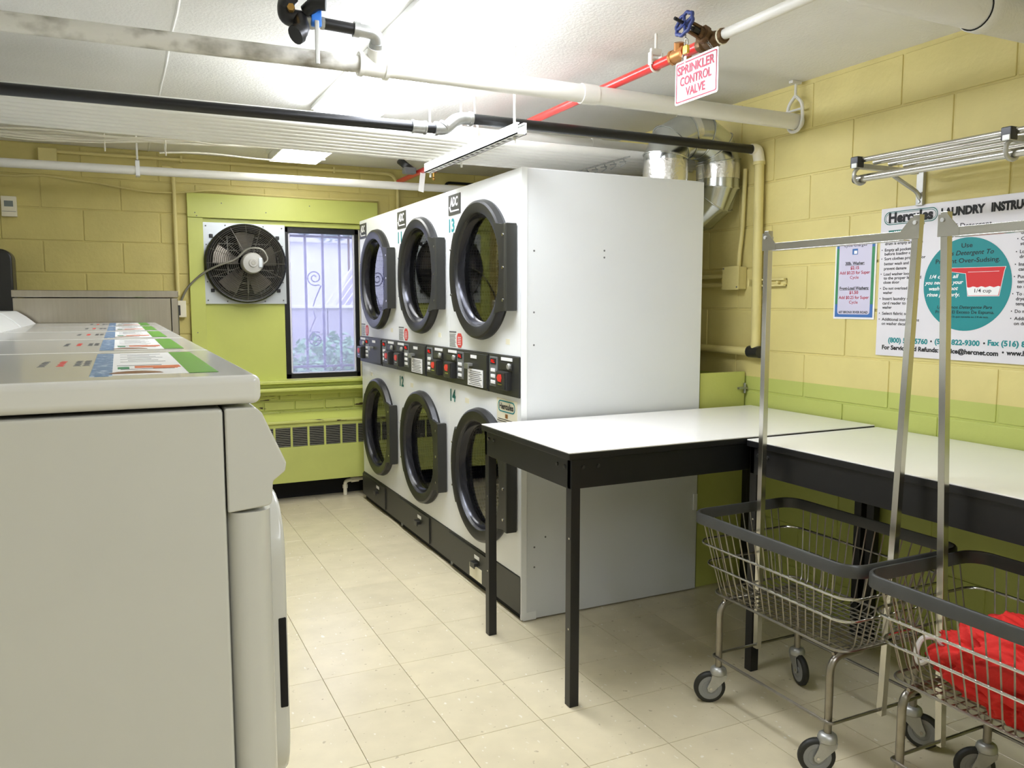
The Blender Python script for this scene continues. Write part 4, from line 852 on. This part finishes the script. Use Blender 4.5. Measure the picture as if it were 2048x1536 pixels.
# ------------------------------------------------------------------ black gas pipe with an offset
t = thing('gas_pipe', (1.0, 3.03, 2.05), 'black pipe crossing the room, stepped up by grey elbows', 'pipe')
obj('lower_length', MB().tube([(-.93, 3.02, 2.056), (1.07, 3.02, 2.068)], .0195, 18), 'black_pipe', t)
obj('upper_length', MB().tube([(1.275, 3.03, 2.122), (2.742, 3.05, 2.124)], .0205, 18), 'black_pipe', t)
obj('coupling', MB().tube([(1.035, 3.02, 2.068), (1.042, 3.02, 2.068), (1.043, 3.02, 2.068), (1.085, 3.02, 2.068), (1.086, 3.02, 2.068), (1.093, 3.02, 2.068)], [.026, .026, .0235, .0235, .026, .026], 16), 'galvanised', t)
obj('nipple', MB().tube([(1.09, 3.02, 2.068), (1.14, 3.02, 2.069)], .0185, 14), 'black_pipe', t)
obj('elbow', MB().tube(bend([(1.132, 3.02, 2.069), (1.17, 3.02, 2.070), (1.225, 3.026, 2.118), (1.29, 3.03, 2.122)], .03, 6), .0235, 16), 'galvanised', t, smooth=60)
for a, b in (((1.128, 3.02, 2.069), (1.140, 3.02, 2.069)), ((1.163, 3.02, 2.075), (1.171, 3.021, 2.082)), ((1.276, 3.03, 2.122), (1.290, 3.03, 2.122))): obj('elbow_band', MB().tube([a, b], .027, 16), 'galvanised', t)
# yellow riser it joins on the wall
t = thing('yellow_riser', (2.768, 3.03, 1.15), 'yellow painted vertical pipe on the wall, joining the black pipe', 'pipe')
obj('elbow', MB().tube(bend([(2.735, 3.05, 2.124), (2.767, 3.045, 2.124), (2.767, 3.03, 2.06)], .03, 6), .0265, 16), 'cream_plastic', t, smooth=60)
obj('riser', MB().tube([(2.767, 3.03, 2.08), (2.767, 3.02, 1.15)], .0225, 16), 'yellow_paint', t); obj('elbow_band', MB().tube([(2.767, 3.032, 2.066), (2.767, 3.032, 2.052)], .029, 16), 'yellow_paint', t)
obj('cross_pipe', MB().tube([(2.766, 3.01, 1.165), (2.766, 3.9, 1.163)], .020, 14), 'yellow_paint', t); obj('dark_tee', MB().tube([(2.766, 2.985, 1.165), (2.766, 3.06, 1.165)], .029, 14), 'black_plastic', t)
t = thing('strut_bracket', (2.79, 2.965, 1.47), 'short yellow channel bracket on the wall behind the riser', 'bracket')
m = MB().box(2.778, 2.799, 2.86, 3.075, 1.478, 1.486).box(2.778, 2.799, 2.86, 3.075, 1.506, 1.514).box(2.792, 2.799, 2.86, 3.075, 1.478, 1.514)
obj('channel', m, 'yellow_paint', t, bevel=.001); obj('strap', MB().box(2.744, 2.80, 3.052, 3.062, 1.480, 1.512).cyl((2.775, 2.90, 1.496), (2.792, 2.90, 1.496), .008, 8), 'yellow_paint', t)
t = thing('junction_box', (2.78, 3.19, 1.46), 'yellow painted electrical box on the wall beside the dryers', 'box')
obj('box_body', MB().box(2.748, 2.799, 3.130, 3.245, 1.468, 1.578), 'yellow_paint', t, bevel=.003)
obj('box_cover', MB().box(2.744, 2.749, 3.127, 3.248, 1.465, 1.581), 'yellow_paint', t, bevel=.002); 
m = MB()
for y, z in ((3.138, 1.478), (3.237, 1.57)): m.cyl((2.741, y, z), (2.745, y, z), .004, 8)
obj('cover_screws', m, 'print_grey', t)
obj('conduit_up', MB().tube(bend([(2.776, 3.165, 1.575), (2.776, 3.160, 1.66), (2.779, 3.150, 1.74), (2.782, 3.142, 2.05)], .05, 5), .011, 12), 'yellow_paint', t)
for z in (1.535, 1.492): obj('conduit_side', MB().tube([(2.775, 3.243, z), (2.778, 4.0, z-.005)], .011, 10), 'yellow_paint', t)
# ------------------------------------------------------------------ silver exhaust duct behind the dryers
t = thing('exhaust_duct', (2.53, 3.22, 1.88), 'shiny silver exhaust duct bent over the back of the dryers', 'duct')
c = V((2.525, 3.225, 2.085)); R = .158; r = .104; segs = []
A = [math.pi-math.pi*i/5 for i in range(6)]
ctr = [c+V((math.cos(a)*R, 0, math.sin(a)*R*.72)) for a in A]
path = [V((c.x-R, c.y, 1.967))]+ctr+[V((c.x+R, c.y, 1.965)), V((c.x+R-.004, c.y+.02, 1.915)), V((c.x+R-.03, c.y+.085, 1.862)), V((c.x+R-.06, c.y+.2, 1.842)), V((c.x+R-.07, c.y+.38, 1.842))]
def gore(path, r):
    nrm = []
    for i in range(len(path)):
        tng = (path[min(i+1, len(path)-1)]-path[max(i-1, 0)]).normalized(); nrm.append(tng)
    return nrm
nr = gore(path, r); side_ = V((0, 1, 0)); rings = []
for i, (pp, tn) in enumerate(zip(path, nr)):
    u = side_ - tn*side_.dot(tn)
    if u.length < .3: u = V((-1, 0, 0))-tn*V((-1, 0, 0)).dot(tn)
    u.normalize(); w = tn.cross(u); rings.append([pp+u*r*math.cos(2*math.pi*k/32)+w*r*math.sin(2*math.pi*k/32) for k in range(32)])
for i in range(len(rings)-1):
    b = min(range(32), key=lambda s: sum((rings[i][k]-rings[i+1][(k+s) % 32]).length for k in range(32)))
    m = MB().add(rings[i]+[rings[i+1][(k+b) % 32] for k in range(32)], [(k, (k+1) % 32, 32+(k+1) % 32, 32+k) for k in range(32)])
    obj('gore', m, 'duct_metal', t, smooth=40)
for i in range(1, len(rings)-1): obj('seam_bead', MB().tube([path[i]+(q-path[i])*1.012 for q in rings[i]], .0042, 6, closed=True), 'duct_metal', t, smooth=60)
obj('foil_tape', MB().lathe((c.x-R, c.y, 1.968), (0, 0, 1), [(r*1.012, 0), (r*1.018, .05), (r*1.010, .098)], 40), 'foil_tape', t, smooth=40)
obj('foil_tape', MB().lathe((c.x+R, c.y, 2.0), (0, 0, 1), [(r*1.012, .0), (r*1.02, .03), (r*1.010, .075)], 40), 'foil_tape', t, smooth=40)
m = MB(); i = 3
m.add([path[i]+(q-path[i])*1.02 for q in rings[i][:32]]+[path[i]+(q-path[i])*1.02+(path[i]-path[i-1])*.4 for q in rings[i][:32]], [(k, (k+1) % 32, 32+(k+1) % 32, 32+k) for k in range(32)]); obj('foil_tape', m, 'foil_tape', t, smooth=40)
# ------------------------------------------------------------------ conduit rack on slotted strut
t = thing('strut_channel', (1.425, 3.40, 2.04), 'white slotted strut hung across the conduits above the dryers', 'strut')
sm = MB().box(1.402, 1.407, 2.86, 3.90, 2.045, 2.088).box(1.440, 1.445, 2.86, 3.90, 2.045, 2.088).box(1.402, 1.445, 2.86, 3.90, 2.045, 2.049).box(1.407, 1.414, 2.86, 3.90, 2.083, 2.088).box(1.433, 1.440, 2.86, 3.90, 2.083, 2.088)
obj('channel', sm, 'white_enamel', t)
m = MB()
for k in range(18): m.box(1.416, 1.431, 2.90+k*.054, 2.925+k*.054, 2.0442, 2.0452)
obj('slots', m, 'print_grey', t)
for (y, zb) in ((2.922, 2.02), (3.872, 2.02)): obj('threaded_rod', MB().cyl((1.4235, y, zb), (1.4235, y, CEIL), .0055, 8), 'white_pipe', t)
CY = [3.356+k*.071 for k in range(8)]
for k, y in enumerate(CY):
    m = MB().tube(arc((1.4235, y, 2.108), (0, 1, 0), (0, 0, 1), .0245, 0, math.pi, 8), .004, 6); obj('pipe_clamp', m, 'white_enamel', t)
names = ['first', 'second', 'third', 'fourth', 'fifth', 'sixth', 'seventh', 'eighth']
for k, y in enumerate(CY): obj('white_conduit', MB().tube([(-.93, y, 2.132), (1.4, y, 2.110), (2.79, y, 2.112)], .0195, 12), 'white_pipe', label='white conduit on the strut, %s counted from the black pipe' % names[k], cat='pipe', group='parallel white conduits')
t = thing('white_water_pipe', (1.0, 3.70, 2.18), 'white pipe with clevis hanger just above the row of conduits', 'pipe')
obj('pipe', MB().tube([(-.93, 3.70, 2.212), (2.70, 3.70, 2.220)], .026, 16), 'white_pipe', t); obj('coupling', MB().tube([(2.24, 3.70, 2.219), (2.30, 3.70, 2.219)], .030, 16), 'white_pipe', t)
obj('clevis', MB().tube(bend([(1.59, 3.70, 2.290), (1.59, 3.667, 2.265), (1.59, 3.667, 2.20), (1.59, 3.70, 2.184), (1.59, 3.733, 2.20), (1.59, 3.733, 2.265), (1.59, 3.70, 2.290)], .02, 4), .006, 8).cyl((1.59, 3.70, 2.285), (1.59, 3.70, CEIL), .006, 8), 'white_pipe', t)
obj('hanger_rod', MB().cyl((1.474, 3.592, 2.03), (1.474, 3.592, CEIL), .0055, 8), 'white_pipe', label='thin white rod hanging from the ceiling between the conduits', cat='rod')
t = thing('fastener_strip', (2.3, 3.7, 2.10), 'row of small metal clips left along the dark ceiling edge', 'fasteners')
for k in range(9):
    y = 3.36+k*.085; x = 2.215; z = 2.074
    obj('clip', MB().tube([(x, y, z+.02), (x+.008, y-.012, z-.008), (x-.006, y+.01, z-.022)], .0035, 5).tube([(x-.01, y+.012, z), (x+.012, y-.012, z+.002)], .003, 5), 'galvanised', t)
obj('clip_rail', MB().tube([(2.215, 3.30, 2.090), (2.215, 4.08, 2.090)], .004, 6), 'galvanised', t)
# ------------------------------------------------------------------ far white sprinkler pipe and cables
t = thing('far_white_pipe', (.6, 5.30, 2.14), 'white pipe running in front of the window wall', 'pipe')
obj('pipe', MB().tube([(-.93, 5.30, 2.162), (2.79, 5.30, 2.184)], .0255, 16), 'white_pipe', t)
h = obj('hanger', MB().box(.128, .150, 5.270, 5.274, 2.135, 2.225).box(.128, .150, 5.326, 5.330, 2.135, 2.225).box(.128, .150, 5.270, 5.330, 2.221, 2.225).box(.128, .150, 5.270, 5.330, 2.133, 2.137), 'white_enamel', t); obj('hanger_rod', MB().cyl((.139, 5.30, 2.22), (.139, 5.30, CEIL), .006, 8), 'white_pipe', h)
t = thing('cable_bundle', (.2, 3.98, 2.03), 'bundle of cream cables sagging under the conduits at left', 'cable')
for k in range(7):
    oy = 3.93+.018*k; oz = 2.118-.004*(k % 3); sg = .012+.016*((k*5) % 7)/6
    pts = [V((-.93+1.95*i/24, oy+.008*math.sin(i*.7+k), oz-sg*math.sin(math.pi*min(1, i/15)*1.0)+.006*math.sin(i*.9+k*2))) for i in range(23-k*2)]
    obj('cable', MB().tube(pts, .0048, 6), 'cable_cream', t)
for x in (-.02, .22): obj('cable_tie', MB().tube(arc((x, 3.985, 2.092), (0, 1, 0), (0, 0, 1), .03, 0, 6.283, 14)[:-1], .003, 5, closed=True).cyl((x, 3.96, 2.065), (x, 3.955, 2.045), .003, 5), 'cable_cream', t)
obj('cable', MB().tube([V((.2+.75*i/14, 4.075, 2.075+.02*i/14+.008*math.sin(i*.5))) for i in range(15)], .004, 6), 'cable_cream', t)
# ------------------------------------------------------------------ conduit, wire and boxes on the far wall
t = thing('far_conduit', (.6, 5.87, 1.40), 'yellow conduit run with pull box along the far wall top', 'conduit')
obj('pull_box', MB().box(-.402, -.298, 5.845, 5.9, 2.255, 2.352), 'yellow_paint', t, bevel=.008)
obj('horizontal_run', MB().tube(bend([(-.30, 5.873, 2.335), (1.86, 5.873, 2.342), (1.90, 5.873, 2.27), (1.90, 5.873, 1.9)], .05, 6), .011, 10), 'yellow_paint', t)
obj('drop', MB().tube(bend([(.30, 5.875, 2.285), (.366, 5.875, 2.28), (.366, 5.875, 1.45)], .04, 5), .013, 10), 'yellow_paint', t)
for x in (.41, 1.42): obj('strap', MB().box(x, x+.014, 5.86, 5.9, 2.32, 2.362), 'yellow_paint', t, bevel=.002)
obj('tail_conduit', MB().tube(bend([(2.28, 5.88, 2.1), (2.28, 5.88, 2.31), (2.6, 5.88, 2.31)], .04, 5), .010, 8), 'dark_void', t)
pts = [V(q) for q in ((-.93, 5.89, 2.17), (-.62, 5.892, 2.172), (-.5, 5.892, 2.176), (-.40, 5.89, 2.19), (-.1, 5.89, 2.16), (.2, 5.888, 2.118), (.42, 5.87, 2.125), (.60, 5.868, 2.155), (.9, 5.868, 2.140), (1.3, 5.868, 2.135), (1.75, 5.868, 2.145))]
obj('wall_wire', MB().tube(bend(pts, .1, 4), .0058, 6), 'yellow_paint', label='thin yellow wire draped along the far wall above the window', cat='cable')
t = thing('thermostat', (-.57, 5.88, 1.93), 'small cream control box high on the far wall', 'box')
obj('case', MB().box(-.612, -.530, 5.862, 5.899, 1.925, 2.048), 'cream_plastic', t, bevel=.004); obj('screen', MB().box(-.595, -.548, 5.8605, 5.863, 1.985, 2.02), 'lcd', t); obj('seam', MB().box(-.608, -.534, 5.8605, 5.863, 1.955, 1.957), 'print_grey', t)
t = thing('towel_dispenser', (-.70, 5.80, 1.3), 'black paper towel dispenser at the left edge', 'dispenser')
obj('case', MB().prism(rrect(.16, .20, .06, 6), (-.715, 5.70, 1.52), (1, 0, 0), (0, 0, 1), -.195), 'black_plastic', t, bevel=.012, seg=3); obj('throat', MB().box(-.83, -.60, 5.71, 5.89, 1.30, 1.36), 'dark_void', t, bevel=.004)
t = thing('fan_switch', (.385, 5.86, 1.30), 'cream switch box beside the steel washer', 'switch')
obj('back_box', MB().box(.352, .412, 5.85, 5.899, 1.305, 1.415), 'cream_plastic', t, bevel=.003); obj('black_switch', MB().box(.340, .375, 5.832, 5.851, 1.318, 1.385), 'black_plastic', t, bevel=.003)
# ------------------------------------------------------------------ exhaust fan
t = thing('exhaust_fan', (.805, 5.86, 1.396), 'round black exhaust fan on a grey plate beside the window', 'fan')
fc = V((.806, 5.87, 1.668)); mo = V((.835, 5.87, 1.668))
m = MB(); sq = []
hole_panel(m, 0, -.272, .272, -.274, .274, 0, 0, .225, .02, 48); m.xf(Matrix(((0, 1, 0, .806), (1, 0, 0, 5.893), (0, 0, 1, 1.668), (0, 0, 0, 1)))); obj('mounting_plate', m, 'fan_plate', t, smooth=30)
m = MB()
for a, b in [(s*.25, q*.25) for s in (-1, 1) for q in (-1, -.5, 0, .5, 1)]+[(q*.25, s*.257) for s in (-1, 1) for q in (-.5, 0, .5)]: m.cyl((fc.x+a, 5.889, fc.z+b), (fc.x+a, 5.893, fc.z+b), .005, 8)
obj('rivets', m, 'print_grey', t)
obj('shroud', MB().lathe((fc.x, 5.893, fc.z), (0, -1, 0), [(.225, -.10), (.225, .03), (.238, .055), (.258, .062), (.268, .052), (.268, .0)], 64), 'fan_black', t, smooth=45)
obj('back_void', MB().lathe((fc.x, 6.0, fc.z), (0, -1, 0), [(.0005, 0), (.24, 0), (.24, .1)], 40), 'dark_void', t)
m = MB()
for k in range(5):
    a0 = k*2*math.pi/5+.3; bl = []
    for rr in (.05, .10, .16, .215):
        for da, dy in ((-.30, .028), (0, 0), (.30, -.028)):
            a = a0+da*(1.35-rr*1.2); bl.append((fc.x+rr*math.cos(a), 5.90+dy, fc.z+rr*math.sin(a)))
    o0 = obj('blade', MB().add(bl+[(p_[0], p_[1]+.004, p_[2]) for p_ in bl], [(i*3+j, i*3+j+1, i*3+j+4, i*3+j+3) for i in range(3) for j in range(2)]+[(12+i*3+j, 12+i*3+j+1, 12+i*3+j+4, 12+i*3+j+3) for i in range(3) for j in range(2)]), 'fan_blade', t, smooth=60)
m = MB()
for x in (.70, .83): m.box(x-.004, x+.004, 5.96, 5.968, 1.47, 1.87)
for k in range(9): m.box(.60, 1.01, 5.955, 5.963, 1.49+k*.045, 1.495+k*.045)
obj('shutter', m, 'hose_grey', t)
m = MB()
def gy(rr): return 5.835-.045*math.cos(min(1, rr/.262)*math.pi/2)
for k in range(17):
    rr = .075+.0115*k; m.tube([(fc.x+(mo.x-fc.x)*(1-rr/.262)*.6+rr*math.cos(2*math.pi*i/40), gy(rr), fc.z+rr*math.sin(2*math.pi*i/40)) for i in range(40)], .002, 4, closed=True)
for k in range(16):
    a = 2*math.pi*k/16; m.tube([(fc.x+(mo.x-fc.x)*(1-rr/.262)*.6+rr*math.cos(a), gy(rr), fc.z+rr*math.sin(a)) for rr in (.07, .13, .19, .262)], .0017, 4)
obj('wire_guard', m, 'guard_wire', t)
for a in (40, 140, 220, 320): obj('guard_tab', MB().box(fc.x+.285*math.cos(math.radians(a))-.012, fc.x+.285*math.cos(math.radians(a))+.012, 5.880, 5.893, fc.z+.285*math.sin(math.radians(a))-.012, fc.z+.285*math.sin(math.radians(a))+.012), 'fan_black', t, bevel=.003)
mt = obj('motor', MB().lathe((mo.x, 5.87, mo.z), (0, -1, 0), [(.066, 0), (.070, .02), (.071, .12), (.064, .134), (.030, .138), (.026, .146), (.0005, .146)], 32), 'motor_grey', t, smooth=40)
obj('motor_cap', MB().lathe((mo.x, 5.87, mo.z), (0, -1, 0), [(.014, .146), (.012, .150), (.0005, .150)], 16), 'chrome', mt); obj('terminal_box', MB().box(mo.x+.035, mo.x+.06, 5.728, 5.74, mo.z-.03, mo.z+.035), 'fan_plate', mt, bevel=.004)
obj('power_hose', MB().tube(bend([(mo.x+.062, 5.76, mo.z-.01), (mo.x+.105, 5.76, mo.z+.02), (mo.x+.075, 5.77, mo.z+.10), (mo.x-.03, 5.78, mo.z+.105), (mo.x-.10, 5.79, mo.z+.02), (mo.x-.20, 5.80, mo.z-.01), (.52, 5.83, 1.60), (.42, 5.86, 1.50), (.382, 5.87, 1.41)], .06, 6), .0075, 8), 'hose_grey', t, smooth=60)
# ------------------------------------------------------------------ radiator cover
t = thing('radiator_cover', (1.3, 5.80, .14), 'lime green radiator cover with louvred grilles under the window', 'radiator')
RX0, RX1, RY = .30, 2.35, 5.715
obj('front_sheet', MB().box(RX0, RX1, RY, RY+.012, .145, .398).box(RX0, RX1, RY, RY+.012, .535, .562), 'lime_panel', t, bevel=.002)
obj('back_void', MB().box(RX0, RX1, RY+.03, RY+.034, .16, .56), 'dark_void', t)
obj('top_ledge', MB().box(RX0, RX1, RY-.012, 5.871, .562, .582), 'lime_chipped', t, bevel=.006, seg=3)
obj('top_slope', MB().prism([(RY+.0, .582), (5.871, .582), (5.871, .622), (5.80, .612)], (RX0, 0, 0), (0, 1, 0), (0, 0, 1), RX1-RX0), 'lime_paint', t, bevel=.004)
pit = .1165
for k in range(-4, 9):
    x0 = .945+pit*k
    obj('divider', MB().box(x0-.014, x0, RY-.001, RY+.012, .396, .537), 'lime_panel', t)
    m = MB()
    for j in range(11): z = .402+j*.0124; m.box(x0, x0+pit-.014, RY+.002, RY+.012, z, z+.0055)
    obj('grille', m, 'yellow_paint' if False else 'sticker_cream' if False else 'hose_grey', t)
t = thing('radiator_valve', (1.50, 5.80, 0), 'cream pipe elbow under the radiator cover', 'pipe')
obj('pipe', MB().tube(bend([(1.445, 5.80, 0), (1.445, 5.80, .105), (1.62, 5.80, .115)], .03, 5), .014, 12), 'cream_plastic', t); obj('fitting', MB().tube([(1.49, 5.80, .108), (1.545, 5.80, .110)], .021, 8).tube([(1.445, 5.80, .05), (1.445, 5.80, .075)], .019, 8), 'cream_plastic', t)
# ------------------------------------------------------------------ green board between dryer and wall
t = thing('closing_board', (2.66, 3.11, 0), 'lime green board closing the gap between dryers and wall', 'board')
obj('panel', MB().box(2.515, 2.792, 3.115, 3.130, .0, 1.062), 'lime_panel', t, bevel=.002)
obj('latch', MB().box(2.745, 2.798, 3.100, 3.115, .975, .985).cyl((2.785, 3.106, .955), (2.785, 3.106, 1.005), .006, 8), 'galvanised', t)
# ------------------------------------------------------------------ fat pipe at the top right corner
t = thing('soil_pipe', (2.35, 1.76, 2.25), 'fat white pipe under the ceiling at the top right corner', 'pipe')
obj('pipe', MB().tube(bend([(1.945, 1.76, CEIL-.001), (1.945, 1.76, 2.318), (2.795, 1.76, 2.318)], .04, 5), .058, 28), 'ceiling_paint', t, smooth=60)
obj('socket', MB().lathe((2.47, 1.76, 2.318), (1, 0, 0), [(.0585, 0), (.0645, 0), (.066, .004), (.066, .045), (.0625, .052), (.0625, .30)], 32), 'ceiling_paint', t, smooth=35)
obj('edge_shade_ring', MB().tube(arc((2.47, 1.76, 2.318), (0, 1, 0), (0, 0, 1), .0605, 0, 6.283, 32)[:-1], .0022, 6, closed=True), 'dark_void', t)  # dark ring drawn as the shadow inside the socket's edge
